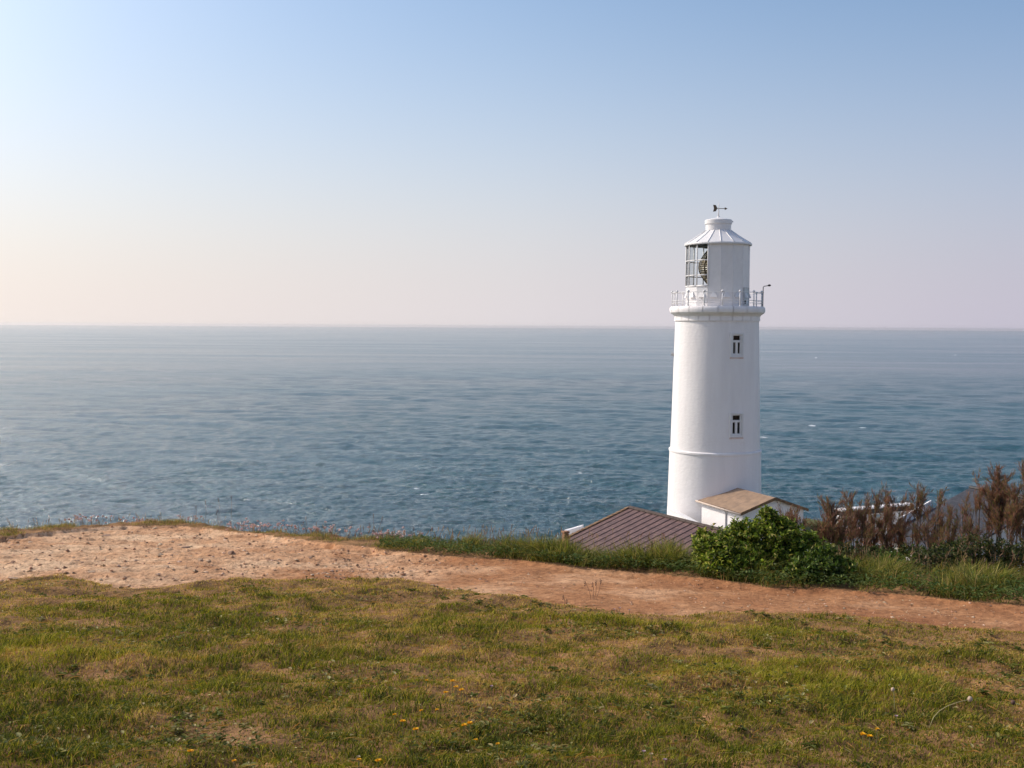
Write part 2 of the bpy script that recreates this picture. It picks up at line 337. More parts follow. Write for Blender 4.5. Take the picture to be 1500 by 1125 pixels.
# ------------------------------------------------------------------ ground and path (one sheet, split along the path edge)
def axis(a, b, step, outer_lo, outer_hi, n):
    core = np.arange(a, b + 1e-6, step)
    lo = a - np.geomspace(step, a - outer_lo, n)[::-1]; hi = b + np.geomspace(step, outer_hi - b, n)
    return np.concatenate([lo, core, hi])
gx = axis(-10.5, 7.2, 0.026, -400, 400, 70); gy = axis(2.8, 18.0, 0.024, -60, 190, 90)
X, Y = np.meshgrid(gx, gy)
Z = H(X, Y)
nx, ny = len(gx), len(gy)
V = np.stack([X.ravel(), Y.ravel(), Z.ravel()], 1)
ii, jj = np.meshgrid(np.arange(nx - 1), np.arange(ny - 1)); q = (jj * nx + ii).ravel()
quads = np.stack([q, q + 1, q + nx + 1, q + nx], 1)
cx = X[:-1, :-1].ravel() + 0.5 * np.diff(gx)[ii.ravel()]; cy = Y[:-1, :-1].ravel() + 0.5 * np.diff(gy)[jj.ravel()]
inp = path_in(cx, cy) > 0
def submesh(name, sel, mat):
    f = quads[sel]; u, inv = np.unique(f.ravel(), return_inverse=True)
    return np_mesh(name, V[u], inv, np.full(len(f), 4), mat, smooth=True)

def dirt_mat():
    mt, nt, out = new_mat('bare_dirt')
    tc = N(nt, 'ShaderNodeTexCoord'); co = tc.outputs['Object']
    n1 = N(nt, 'ShaderNodeTexNoise', i_Scale=1.1, i_Detail=7.0, i_Roughness=0.62); L(nt, co, n1.inputs['Vector'])
    sx_ = N(nt, 'ShaderNodeSeparateXYZ'); L(nt, co, sx_.inputs[0])
    gr = N(nt, 'ShaderNodeMapRange'); gr.inputs[1].default_value = -4.5; gr.inputs[2].default_value = 2.5; gr.inputs[3].default_value = 0.16; gr.inputs[4].default_value = -0.14; L(nt, sx_.outputs[0], gr.inputs[0])
    sm = N(nt, 'ShaderNodeMath', operation='ADD'); L(nt, n1.outputs['Fac'], sm.inputs[0]); L(nt, gr.outputs[0], sm.inputs[1])
    r1 = ramp(nt, [(0.26, (0.33, 0.142, 0.064)), (0.44, (0.43, 0.208, 0.098)), (0.60, (0.60, 0.345, 0.195)), (0.78, (0.72, 0.48, 0.30))]); L(nt, sm.outputs[0], r1.inputs[0])
    n2 = N(nt, 'ShaderNodeTexNoise', i_Scale=14.0, i_Detail=8.0, i_Roughness=0.72); L(nt, co, n2.inputs['Vector'])
    r2 = ramp(nt, [(0.28, (0.42, 0.37, 0.33)), (0.5, (1, 1, 1)), (0.70, (1.38, 1.38, 1.34))]); L(nt, n2.outputs['Fac'], r2.inputs[0])
    mx = N(nt, 'ShaderNodeMix', data_type='RGBA', blend_type='MULTIPLY'); mx.inputs[0].default_value = 1.0
    L(nt, r1.outputs[0], mx.inputs[6]); L(nt, r2.outputs[0], mx.inputs[7])
    b = N(nt, 'ShaderNodeBsdfPrincipled', i_Roughness=0.92); b.inputs['Specular IOR Level'].default_value = 0.12
    L(nt, mx.outputs[2], b.inputs['Base Color'])
    n3 = N(nt, 'ShaderNodeTexNoise', i_Scale=22.0, i_Detail=9.0, i_Roughness=0.74); L(nt, co, n3.inputs['Vector'])
    bp = N(nt, 'ShaderNodeBump', i_Strength=1.0, i_Distance=0.035); L(nt, n3.outputs['Fac'], bp.inputs['Height']); L(nt, bp.outputs[0], b.inputs['Normal'])
    L(nt, b.outputs[0], out.inputs[0]); return mt
M['dirt'] = dirt_mat()
def soil_mat(name, *a, **k):
    mt = rough_mat(name, *a, **k); nt = mt.node_tree
    b = next(n for n in nt.nodes if n.type == 'BSDF_PRINCIPLED'); src = b.inputs['Base Color'].links[0].from_socket
    tc = next(n for n in nt.nodes if n.type == 'TEX_COORD'); sx = N(nt, 'ShaderNodeSeparateXYZ'); L(nt, tc.outputs['Object'], sx.inputs[0])
    r = N(nt, 'ShaderNodeMapRange'); r.inputs[1].default_value = 16; r.inputs[2].default_value = 26; L(nt, sx.outputs[1], r.inputs[0])
    mx = N(nt, 'ShaderNodeMix', data_type='RGBA'); mx.inputs[7].default_value = (0.075, 0.085, 0.03, 1); L(nt, r.outputs[0], mx.inputs[0]); L(nt, src, mx.inputs[6]); L(nt, mx.outputs[2], b.inputs['Base Color'])
    return mt
M['soil'] = soil_mat('turf_soil', (0.055, 0.034, 0.014), (0.42, 0.225, 0.105), 4.0, 0.95, 0.8, 45, spec=0.1, detail=10)
tag(submesh('ground', ~inp, M['soil']), kind='structure')
tag(submesh('dirt_path', inp, M['dirt']), kind='structure')

# ------------------------------------------------------------------ sea
def sea_mat():
    mt, nt, out = new_mat('sea_water')
    tc = N(nt, 'ShaderNodeTexCoord'); co = tc.outputs['Object']
    b = N(nt, 'ShaderNodeBsdfPrincipled', i_IOR=1.85); b.inputs['Specular IOR Level'].default_value = 0.9
    mpl = N(nt, 'ShaderNodeMapping'); mpl.inputs['Scale'].default_value = (0.0013, 0.0060, 1); mpl.inputs['Rotation'].default_value = (0, 0, R(-6)); L(nt, co, mpl.inputs[0])
    nl = N(nt, 'ShaderNodeTexNoise', i_Scale=1.0, i_Detail=6.0, i_Roughness=0.6); L(nt, mpl.outputs[0], nl.inputs['Vector'])
    rc = ramp(nt, [(0.35, (0.003, 0.047, 0.055)), (0.65, (0.006, 0.068, 0.076))]); L(nt, nl.outputs['Fac'], rc.inputs[0])
    fa_ = N(nt, 'ShaderNodeAttribute', attribute_name='col'); fr_ = ramp(nt, [(0.30, (0, 0, 0)), (0.62, (1, 1, 1))]); L(nt, fa_.outputs['Fac'], fr_.inputs[0])
    fm = N(nt, 'ShaderNodeMix', data_type='RGBA'); fm.inputs[7].default_value = (0.72, 0.73, 0.74, 1); L(nt, fr_.outputs[0], fm.inputs[0]); L(nt, rc.outputs[0], fm.inputs[6]); L(nt, fm.outputs[2], b.inputs['Base Color'])
    rr = N(nt, 'ShaderNodeMapRange'); rr.inputs[1].default_value = 0.36; rr.inputs[2].default_value = 0.64; rr.inputs[3].default_value = 0.09; rr.inputs[4].default_value = 0.19
    L(nt, nl.outputs['Fac'], rr.inputs[0]); L(nt, rr.outputs[0], b.inputs['Roughness'])
    # gusts: cat's paws of ruffled water drawn out along the wind, and the smaller ruffles inside them
    acc = None
    for gx_, gy_, dt_, wt in ((0.024, 0.0060, 4.0, 0.45), (0.32, 0.075, 5.0, 0.55)):
        mp = N(nt, 'ShaderNodeMapping'); mp.inputs['Scale'].default_value = (gx_, gy_, 1); mp.inputs['Rotation'].default_value = (0, 0, R(5)); L(nt, co, mp.inputs[0])
        n = N(nt, 'ShaderNodeTexNoise', i_Scale=1.0, i_Detail=dt_, i_Roughness=0.7); L(nt, mp.outputs[0], n.inputs['Vector'])
        ml = N(nt, 'ShaderNodeMath', operation='MULTIPLY_ADD'); ml.inputs[1].default_value = wt; ml.inputs[2].default_value = 0.0; L(nt, n.outputs['Fac'], ml.inputs[0])
        if acc: L(nt, acc.outputs[0], ml.inputs[2])
        acc = ml
    sr = N(nt, 'ShaderNodeMapRange'); sr.inputs[1].default_value = 0.36; sr.inputs[2].default_value = 0.64; sr.inputs[3].default_value = 0.15; sr.inputs[4].default_value = 1.0; L(nt, acc.outputs[0], sr.inputs[0]); L(nt, sr.outputs[0], b.inputs['Specular IOR Level'])
    prev = None
    for sx, sy, st, dist, det in ((0.011, 0.040, 0.6, 2.6, 5.0), (0.07, 0.16, 1.0, 1.1, 6.0), (0.48, 0.95, 1.0, 0.62, 6.0), (1.9, 3.4, 1.0, 0.20, 4.0)):
        mp = N(nt, 'ShaderNodeMapping'); mp.inputs['Scale'].default_value = (sx, sy, 1); mp.inputs['Rotation'].default_value = (0, 0, R(-14)); L(nt, co, mp.inputs[0])
        n = N(nt, 'ShaderNodeTexNoise', i_Scale=1.0, i_Detail=det, i_Roughness=0.62); L(nt, mp.outputs[0], n.inputs['Vector'])
        bp = N(nt, 'ShaderNodeBump', i_Strength=st, i_Distance=dist); L(nt, n.outputs['Fac'], bp.inputs['Height'])
        if prev: L(nt, prev.outputs[0], bp.inputs['Normal'])
        prev = bp
    L(nt, prev.outputs[0], b.inputs['Normal'])
    L(nt, b.outputs[0], out.inputs[0]); return mt
M['sea'] = sea_mat()
FAR = 42000.0
na, nr = 900, 760
ang = np.concatenate([np.linspace(-100, -34, 60)[:-1], np.linspace(-34, 34, na), np.linspace(34, 100, 60)[1:]]) * math.pi / 180
inv = np.linspace(1 / 190.0, 1 / 1500.0, nr); rad = np.concatenate([[20, 60, 110, 150], 1 / inv, np.geomspace(1500, FAR, 120)[1:]])
A, RR = np.meshgrid(ang, rad)
SX, SY = RR * np.sin(A), RR * np.cos(A)
drr = np.gradient(rad)[:, None]; SZ = np.zeros_like(SX)
wr = np.random.default_rng(5)
for k in range(120):
    lam = 2.4 * (55 / 2.4) ** (wr.random() ** 1.5); th = R(-105) + R(32) * wr.normal()
    amp = 0.0125 * lam ** 0.50 * (0.5 + wr.random()); kx, ky = 2 * math.pi / lam * math.cos(th), 2 * math.pi / lam * math.sin(th)
    fade = np.clip(lam / (3.0 * drr) - 0.6, 0, 1)
    ph = kx * SX + ky * SY + wr.random() * 6.28
    SZ += amp * fade * (np.sin(ph) + 0.25 * np.cos(2 * ph))
SZ *= 0.7 + 0.6 * fbm(SX / 90, SY / 130, 71, 3)
CREST = SZ.copy()
c_, r_ = len(ang), len(rad)
ii, jj = np.meshgrid(np.arange(c_ - 1), np.arange(r_ - 1)); q = (jj * c_ + ii).ravel()
qs = np.stack([q, q + 1, q + c_ + 1, q + c_], 1)
foam = np.zeros_like(SX)                      # a few breaking crests, where the photograph shows white water
for px_f, py_f, wx, wy in ((635, 569, 2.6, 5), (1368, 548, 3.5, 7), (1120, 641, 2.5, 3.0), (622, 722, 1.8, 1.4), (610, 713, 1.2, 1.0), (1190, 623, 2.2, 3.5), (1266, 626, 2.6, 3.5), (1290, 660, 1.6, 2.0), (1155, 640, 1.2, 2), (1400, 520, 3, 8), (1195, 524, 2.5, 7), (850, 694, 1.0, 1.4)):
    d = ray(px_f, py_f); t = SEA_Z / d[2]; fx, fy = d[0] * t, d[1] * t
    a_ = fbm(SX * 1.3, SY * 0.8, 77, 3)
    foam = np.maximum(foam, np.exp(-(((SX - fx) / wx) ** 2 + ((SY - fy + 0.15 * (SX - fx)) / wy) ** 2)) * (0.5 + 1.1 * a_))
sea = np_mesh('sea', np.stack([SX.ravel(), SY.ravel(), SZ.ravel() + SEA_Z], 1), qs.ravel()[::1], np.full(len(qs), 4), M['sea'], smooth=True, col=np.repeat(np.clip(foam, 0, 1).reshape(-1, 1), 3, 1))
tag(sea, kind='structure')

# ------------------------------------------------------------------ lighthouse
TY = 93.5
base_px = at(1045.6, 760, TY); LX = base_px[0]
AZ = math.atan2(-LX, TY)                     # local front (-y) looks at the headland
LZ0 = -17.1
def zt(py): return at(1049, py, TY)[2] - LZ0
PXM = TY / F * 1.0                            # metres per photo pixel at the tower
lh = tag(empty('lighthouse', (LX, TY, LZ0), AZ), 'tall white round lighthouse tower with gallery and lantern beside the sea', 'lighthouse')
r_ = lambda px: px * PXM * 0.984
z_band, z_neck, z_gal, z_galtop = zt(660), zt(470), zt(459.5), zt(449.5)
# wall with two window openings
NS = 144; STEP = 360.0 / NS
def win_span(py0, py1): return (zt(py1), zt(py0))
wins = [win_span(489.5, 518.5), win_span(602.0, 631.5)]
WI0 = int(round((27.8 - 8.0) / STEP)); WI1 = WI0 + 6    # columns of the openings, counted from the front
def r_wall(z):                                # the tower tapers a little
    t = (z - z_band) / (z_neck - z_band)
    return r_(66.0) + (r_(61.2) - r_(66.0)) * t
zs = sorted(set([z_band + 0.22, *[v for w_ in wins for v in w_], z_neck] + list(np.linspace(z_band + 0.22, z_neck, 14))))
prof = [(r_wall(z), z) for z in zs]
def skip(i, j):
    zc = (zs[j] + zs[j + 1]) / 2
    return WI0 <= i < WI1 and any(a < zc < b_ for a, b_ in wins)
mb = MB().lathe(prof, NS, skip=skip)
low = [(r_(69.8), -1.0), (r_(69.6), zt(748)), (r_(69.2), zt(742)), (r_(67.2), z_band - 0.05), (r_(68.2), z_band - 0.02), (r_(68.4), z_band + 0.06), (r_(68.2), z_band + 0.14), (r_(66.1), z_band + 0.22)]
mb.lathe(low, NS)
for za, zb in wins:                           # reveals
    a0, a1 = R(WI0 * STEP), R(WI1 * STEP); ra, rb = r_wall(za), r_wall(zb); d = 0.34
    P = lambda r, a, z: (r * math.sin(a), -r * math.cos(a), z)
    n = WI1 - WI0
    for k in range(n):
        b0, b1 = a0 + (a1 - a0) * k / n, a0 + (a1 - a0) * (k + 1) / n
        mb.add([P(ra, b0, za), P(ra, b1, za), P(ra - d, b1, za), P(ra - d, b0, za)], [(0, 1, 2, 3)])
        mb.add([P(rb, b0, zb), P(rb, b1, zb), P(rb - d, b1, zb), P(rb - d, b0, zb)], [(3, 2, 1, 0)])
    mb.add([P(ra, a0, za), P(ra - d, a0, za), P(rb - d, a0, zb), P(rb, a0, zb)], [(0, 1, 2, 3)])
    mb.add([P(ra, a1, za), P(ra - d, a1, za), P(rb - d, a1, zb), P(rb, a1, zb)], [(3, 2, 1, 0)])
mb.build('tower_wall', M['white'], lh, smooth=True, angle=25)
# corbelled cove below the gallery, in blocks with open joints
mb = MB(); nb = 24
for k in range(nb):
    a0 = 2 * math.pi * (k + 0.018) / nb + 0.09; a1 = 2 * math.pi * (k + 0.982) / nb + 0.09
    cove = [(r_(61.0), z_neck - 0.02), (r_(63.0), z_neck - 0.015), (r_(63.0), z_neck + 0.1), (r_(62.6), z_neck + 0.2), (r_(62.8), z_neck + 0.36), (r_(64.4), z_gal - 0.12), (r_(67.6), z_gal)]
    mb.lathe(cove, 6, a0, a1)
mb.lathe([(r_(60.6), z_neck - 0.1), (r_(61.2), z_neck + 0.02), (r_(61.2), z_neck + 0.3), (r_(65.6), z_gal)], 96)
mb.build('gallery_cove', M['white'], lh, smooth=True, angle=30)
mb = MB(); ns = 20
for k in range(ns):
    a0 = 2 * math.pi * (k + 0.018) / ns + 0.02; a1 = 2 * math.pi * (k + 0.982) / ns + 0.02
    h = z_galtop - z_gal
    rim = [(r_(60), z_gal + 0.005), (r_(67.9), z_gal + 0.005), (r_(69.3), z_gal + h * 0.15), (r_(70.0), z_gal + h * 0.45), (r_(69.6), z_gal + h * 0.8), (r_(68.2), z_galtop), (r_(38), z_galtop + 0.02)]
    mb.lathe(rim, 8, a0, a1)
mb.lathe([(r_(58), z_gal + 0.03), (r_(66.9), z_gal + 0.06), (r_(67.6), z_gal + 0.3), (r_(66.2), z_galtop - 0.05), (r_(30), z_galtop - 0.01)], 96)
mb.build('gallery_slab', M['white'], lh, smooth=True, angle=30)
# windows
wa = R((WI0 + WI1) / 2 * STEP)
for za, zb in wins:
    rm = r_wall((za + zb) / 2); W = rm * R((WI1 - WI0) * STEP) ; Hh = zb - za
    c = Vector((math.sin(wa), -math.cos(wa), 0)); tdir = Vector((math.cos(wa), math.sin(wa), 0))
    def bar(mbx, u0, u1, v0, v1, d0, d1):
        lo = []; hi = []
        for (u, dd) in ((u0, d1), (u1, d1), (u1, d0), (u0, d0)):
            p = c * (rm - dd) + tdir * u; lo.append((p.x, p.y, v0)); hi.append((p.x, p.y, v1))
        mbx.hexa([lo[3], lo[2], lo[1], lo[0]], [hi[3], hi[2], hi[1], hi[0]])
    fr = MB(); fw = 0.15; vt = zb - Hh * 0.32
    for b_ in ((-W / 2, -W / 2 + fw, za, zb), (W / 2 - fw, W / 2, za, zb), (-W / 2 + fw, W / 2 - fw, za, za + 0.13), (-W / 2 + fw, W / 2 - fw, zb - 0.09, zb),
               (-W / 2 + fw, W / 2 - fw, vt - 0.11, vt + 0.08), (-0.10, 0.10, za + 0.13, vt - 0.11)):
        bar(fr, *b_, 0.02, 0.18)
    wo_ = tag(fr.build('window_frame', M['white_metal'], lh, bevel=0.012))
    su = MB(); o_ = 0.13
    for b_ in ((-W / 2 - o_, -W / 2 - 0.002, za - 0.16, zb + o_), (W / 2 + 0.002, W / 2 + o_, za - 0.16, zb + o_), (-W / 2 - 0.002, W / 2 + 0.002, zb + 0.002, zb + o_), (-W / 2 - 0.002, W / 2 + 0.002, za - 0.16, za - 0.002)):
        bar(su, *b_, -0.055, 0.12)
    su.build('surround', M['white_metal'], wo_)
    g = MB(); bar(g, -W / 2 + 0.02, W / 2 - 0.02, za + 0.02, zb - 0.02, 0.165, 0.18)
    g.build('pane', M['window_glass'], wo_)
    sl_ = MB(); bar(sl_, -W / 2 - 0.14, W / 2 + 0.14, za - 0.30, za - 0.17, -0.07, 0.2)
    sl_.build('sill', M['stain'], wo_, bevel=0.02)
# lantern
NF = 16; OFF = R(5.2)
z_l0, z_l1, z_mur = z_galtop, zt(359.5), zt(420)
RL = r_(46.4)
def face_ring(r, a): return (r * math.sin(a), -r * math.cos(a))
fa = [OFF + 2 * math.pi * k / NF for k in range(NF)]
glaz = [k for k in range(NF) if -R(181) < ((fa[k] + math.pi) % (2 * math.pi) - math.pi) <= R(-19) or ((fa[k] + math.pi) % (2 * math.pi) - math.pi) < R(-170)]
def facet(mbx, k, r, z0, z1, th=0.03):
    a, b_ = fa[k], fa[k] + 2 * math.pi / NF
    p0, p1 = face_ring(r, a), face_ring(r, b_); q0, q1 = face_ring(r - th, a), face_ring(r - th, b_)
    mbx.hexa([p0 + (z0,), p1 + (z0,), q1 + (z0,), q0 + (z0,)], [p0 + (z1,), p1 + (z1,), q1 + (z1,), q0 + (z1,)])
mb = MB()
for k in range(NF):
    if k in glaz: facet(mb, k, RL, z_l0, z_mur)
    else:
        zz = [z_l0, zt(405), zt(383), z_l1]
        for z0, z1 in zip(zz, zz[1:]): facet(mb, k, RL, z0 + 0.006, z1 - 0.006)
        facet(mb, k, RL - 0.03, z_l0, z_l1)
mb.build('lantern_wall', M['white_metal'], lh)
mb = MB(); mb2 = MB()
for k in range(NF):
    p = face_ring(RL, fa[k])
    if k in glaz or (k - 1) % NF in glaz: mb.tube([p + (z_mur,), p + (z_l1,)], 0.055, 6)
    if k in glaz:
        pb = face_ring(RL, fa[k] + 2 * math.pi / NF)
        for z in (zt(404.5), zt(383)): mb.tube([p + (z,), pb + (z,)], 0.045, 6)
        mb.tube([p + (z_mur,), pb + (z_mur,)], 0.07, 6)
        q0_, q1_ = face_ring(RL - 0.035, fa[k]), face_ring(RL - 0.035, fa[k] + 2 * math.pi / NF); mb2.add([q0_ + (z_mur,), q1_ + (z_mur,), q1_ + (z_l1,), q0_ + (z_l1,)], [(0, 1, 2, 3)])
    else: mb.tube([p + (z_l0,), p + (z_l1,)], 0.02, 5)
mb.build('glazing_bars', M['white_metal'], lh, smooth=True)
mb2.build('lantern_glazing', M['lantern_glass'], lh)
mb = MB().lathe([(0.01, z_mur - 0.02), (RL - 0.08, z_mur - 0.02)], 32); mb.build('lantern_floor', M['dark_interior'], lh)
for k in range(NF):                           # hooded ventilators round the foot of the lantern
    a = fa[k] + math.pi / NF; rr_ = RL * math.cos(math.pi / NF); zc, zd = zt(436.5), zt(428)
    for s in (-1, 1):
        pts = []
        for dx, dz, dr in ((-0.30, zc, 0.01), (0.30, zc, 0.01), (0.10, zd, 0.01)):
            q0 = face_ring(rr_ + dr, a); x_ = s * dx
            pts.append((q0[0] + math.cos(a) * x_, q0[1] + math.sin(a) * x_, dz))
    q0 = face_ring(rr_, a); t0 = Vector((math.cos(a), math.sin(a), 0)); o0 = Vector((math.sin(a), -math.cos(a), 0)); b0 = Vector((q0[0], q0[1], 0))
    lo = [b0 + t0 * u + o0 * d + Vector((0, 0, zc)) for u, d in ((-0.30, -0.02), (0.30, -0.02), (0.30, 0.20), (-0.30, 0.20))]
    hi = [b0 + t0 * u + o0 * d + Vector((0, 0, zd)) for u, d in ((-0.08, -0.02), (0.08, -0.02), (0.08, 0.03), (-0.08, 0.03))]
    vent = MB(); vent.hexa([lo[3], lo[2], lo[1], lo[0]], [hi[3], hi[2], hi[1], hi[0]])
    vent.build('ventilator_hood', M['white_metal'], lh)
# door onto the gallery, in the shade at the right
ka = R(64); dmb = MB(); ro = RL * math.cos(math.pi / NF) + 0.03
cdir = Vector((math.sin(ka), -math.cos(ka), 0)); td = Vector((math.cos(ka), math.sin(ka), 0))
def slab(mbx, u0, u1, z0, z1, d0, d1):
    lo = [cdir * (ro + d) + td * u + Vector((0, 0, z0)) for u, d in ((u0, d1), (u1, d1), (u1, d0), (u0, d0))]
    mbx.hexa(lo, [p + Vector((0, 0, z1 - z0)) for p in lo])
slab(dmb, -0.42, 0.42, z_l0 + 0.12, zt(423.5), -0.06, 0.035)
M['door_grey'] = rough_mat('grey_green_paint', (0.50, 0.54, 0.54), (0.62, 0.65, 0.64), 3, 0.5)
dr = dmb.build('gallery_door', M['door_grey'], lh, bevel=0.01)
dmb = MB(); slab(dmb, -0.50, -0.43, z_l0 + 0.1, zt(423.0), -0.05, 0.06); slab(dmb, 0.43, 0.50, z_l0 + 0.1, zt(423.0), -0.05, 0.06); slab(dmb, -0.50, 0.50, zt(423.0) + 0.004, zt(422.0), -0.05, 0.07)
dmb.build('frame', M['grey_metal'], dr)
dmb = MB(); slab(dmb, -0.40, -0.22, z_l0 + 0.22, z_l0 + 0.52, 0.036, 0.10); dmb.build('hinge', M['black_metal'], dr)
# roof
z_e, z_rt = zt(358.2), zt(338.5)
mb = MB()
prof = [(r_(46.6), z_e - 0.10), (r_(49.2), z_e - 0.12), (r_(49.6), z_e - 0.02), (r_(49.0), z_e + 0.05)]
mb.lathe(prof, 64)
k16 = [(r_(49.0), z_e + 0.05), (r_(40), z_e + 0.36), (r_(30), z_e + 0.72), (r_(19.4), z_rt + 0.02)]
mb.lathe(k16, NF, OFF, OFF + 2 * math.pi)
rf = mb.build('lantern_roof', M['white_metal'], lh)
mb = MB()
for k in range(NF):
    mb.tube([face_ring(r + 0.005, fa[k]) + (z,) for r, z in k16], 0.042, 6)
mb.build('roof_seam', M['white_metal'], rf, smooth=True)
mb = MB().lathe([(r_(46.4), z_l1 - 0.01), (0.01, z_l1 - 0.005)], 48); mb.build('ceiling_lining', M['dark_interior'], rf)
mb = MB().lathe([(r_(18.6), z_rt - 0.1), (r_(18.6), zt(328.8)), (r_(19.9), zt(328.5)), (r_(20.0), zt(323.0)), (r_(19.2), zt(322.2)), (r_(13), zt(320.6)), (r_(6), zt(319.2)), (r_(2.6), zt(318.4)), (r_(1.6), zt(317.0)), (0.01, zt(316.5))], 48)
mb.tube([(r_(19), 0, zt(325)), (r_(21.5), 0, zt(325))], 0.06, 6)
vt_ = mb.build('roof_vent', M['white_metal'], lh, smooth=True, angle=30)
mb = MB().tube([(0, 0, zt(318)), (0, 0, zt(309)), (0, 0, zt(296))], [0.07, 0.045, 0.02], 8)
pole = mb.build('vane_pole', M['white_metal'], lh, smooth=True)
zv = zt(305.2)
mb = MB()
mb.tube([(-0.30, 0, zv), (r_(10.5), 0, zv - 0.02)], 0.028, 6)
mb.add([(r_(9.0), 0.02, zv + 0.10), (r_(9.0), 0.02, zv - 0.14), (r_(13.4), 0.02, zv - 0.02), (r_(9.0), -0.02, zv + 0.10), (r_(9.0), -0.02, zv - 0.14), (r_(13.4), -0.02, zv - 0.02)],
       [(0, 2, 1), (3, 4, 5), (0, 1, 4, 3), (1, 2, 5, 4), (2, 0, 3, 5)])
tp = [(-r_(1.8), 0), (-r_(4.2), 0.27), (-r_(8.3), 0.30), (-r_(7.0), 0.0), (-r_(8.3), -0.28), (-r_(4.2), -0.25)]
mb.add([(x_, -0.025, zv + z_) for x_, z_ in tp] + [(x_, 0.025, zv + z_) for x_, z_ in tp], [(0, 1, 2, 3), (0, 3, 4, 5), (9, 8, 7, 6), (11, 10, 9, 6)] + [(i, (i + 1) % 6, 6 + (i + 1) % 6, 6 + i) for i in range(6)])
vn = mb.build('weather_vane', M['weathered_bronze'], lh); vn.rotation_euler = (0, 0, R(12))
# lens inside the lantern
zb, zt_ = z_mur - 0.05, zt(363)
hh = zt_ - zb; lp = []
for i in range(41):
    t = i / 40; r = 0.30 + 1.24 * math.sin(math.pi * (0.09 + 0.80 * t)) ** 1.25
    lp.append((r * (1.0 + 0.035 * (i % 2)), zb + hh * t))
ln = MB().lathe(lp, 40).build('lens', M['lens'], lh, smooth=False)
mb = MB()
for k in range(8):
    a = 2 * math.pi * k / 8
    mb.tube([face_ring(r + 0.05, a) + (z,) for r, z in lp[::4]], 0.05, 5)
mb.lathe([(1.2, zt_ - 0.02), (0.9, zt_ + 0.1), (0.05, zt_ + 0.2)], 24); mb.lathe([(0.62, zb - 0.05), (0.66, zb + 0.5), (0.3, zb + 0.52)], 24)
mb.build('lens_frame', M['weathered_bronze'], ln)
# gallery railing: a post with a ball, and three rails
RR_ = r_(66.2); zr = zt(428.5); NP = 16
post = MB().tube([(0, 0, 0), (0, 0, zr - z_galtop)], 0.05, 8).ball((0, 0, zr - z_galtop + 0.05), 0.11, 6); post.lathe([(0.10, 0.0), (0.10, 0.05), (0.05, 0.08)], 10)
pm = None
for k in range(NP):
    a = R(6.5) + 2 * math.pi * k / NP; p = face_ring(RR_, a) + (z_galtop - 0.03,)
    if pm is None: po = post.build('railing_post', M['white_metal'], lh, smooth=True); pm = po
    else: po = pm.copy(); COL.objects.link(po); po.parent = lh
    po.location = p
for z, rd in ((zr - 0.04, 0.030), (zr - 0.72, 0.024), (z_galtop + 0.28, 0.02)):
    pts = [face_ring(RR_, 2 * math.pi * k / 64) + (z,) for k in range(65)]
    MB().tube(pts, rd, 6, caps=False).build('railing_rail', M['white_metal'], lh, smooth=True)
a = R(83); p = Vector(face_ring(RR_, a)); q = p * 1.004
mb = MB().tube([(q.x, q.y, z_galtop - 0.02), (q.x, q.y, zt(421)), (q.x + 0.08, q.y, zt(419.6)), (q.x + 0.42, q.y, zt(418.9))], 0.034, 8)
mb.ball((q.x + 0.50, q.y, zt(418.4)), 0.105, 7, (1.3, 0.8, 0.85))
mb.build('bracket_lamp', M['black_metal'], lh, smooth=True)
a = R(-86); p = face_ring(r_wall(zt(520)) + 0.12, a)
MB().box((p[0], p[1], zt(520)), (0.26, 0.2, 0.24)).box((p[0] - 0.04, p[1], zt(517.5)), (0.08, 0.08, 0.14)).build('cable_box', M['grey_metal'], lh, bevel=0.02)

# ------------------------------------------------------------------ small buildings below the headland
def uv_roof(name, corners, mat, parent, th=0.14, uvo=(0, 0)):
    """a roof plane: corners eave0, eave1, ridge1, ridge0; UV in metres along the eave and up the slope"""
    c = [Vector(p) for p in corners]; n = (c[1] - c[0]).cross(c[3] - c[0]).normalized()
    if n.z < 0: c = [c[1], c[0], c[3], c[2]]; n = -n
    lo = [p - n * th for p in c]
    me = bpy.data.meshes.new(name); me.from_pydata([tuple(p) for p in c + lo], [], [(0, 1, 2, 3), (7, 6, 5, 4), (0, 4, 5, 1), (1, 5, 6, 2), (2, 6, 7, 3), (3, 7, 4, 0)]); me.update()
    u = (c[1] - c[0]).normalized(); v = n.cross(u)
    uvl = me.uv_layers.new(name='UVMap')
    for lp_ in me.loops:
        p = me.vertices[lp_.vertex_index].co - c[0]; uvl.data[lp_.index].uv = (p.dot(u) + uvo[0], p.dot(v) + uvo[1])
    me.materials.append(mat); return link_obj(name, me, parent)
V3 = lambda x, y, z: Vector((x, y, z))

# annex beside the tower
u = V3(0.342, -0.94, 0); p_ = V3(-0.94, -0.342, 0)
zr_, ze_ = at(1136, 729, 84.6)[2], at(1087, 751.5, 83.6)[2]
Rf = V3(at(1136, 729, 84.6)[0], 84.6, zr_); Rb = Rf - u * 5.6
wl, wr2 = 3.05, 3.05
Elf = V3(Rf.x, Rf.y, ze_) + p_ * wl; Elb = Elf - u * 6.6
Erf = V3(Rf.x, Rf.y, ze_) - p_ * wr2; Erb = Erf - u * 3.6
an = tag(empty('annex', (0, 0, 0)), 'small white annex with a brown felt roof built against the foot of the lighthouse', 'outbuilding')
rfo = uv_roof('roof', (Elb, Elf, Rf, Rb), M['felt'], an, 0.10)
uv_roof('roof', (Erf, Erb, Rb, Rf), M['felt'], an, 0.10)
g = 0.30                                      # walls stand back under the eaves
def inset(E, du, dp): return E + u * du + p_ * dp
slope = (zr_ - ze_) / wl
zw = ze_ - 0.10 + g * slope
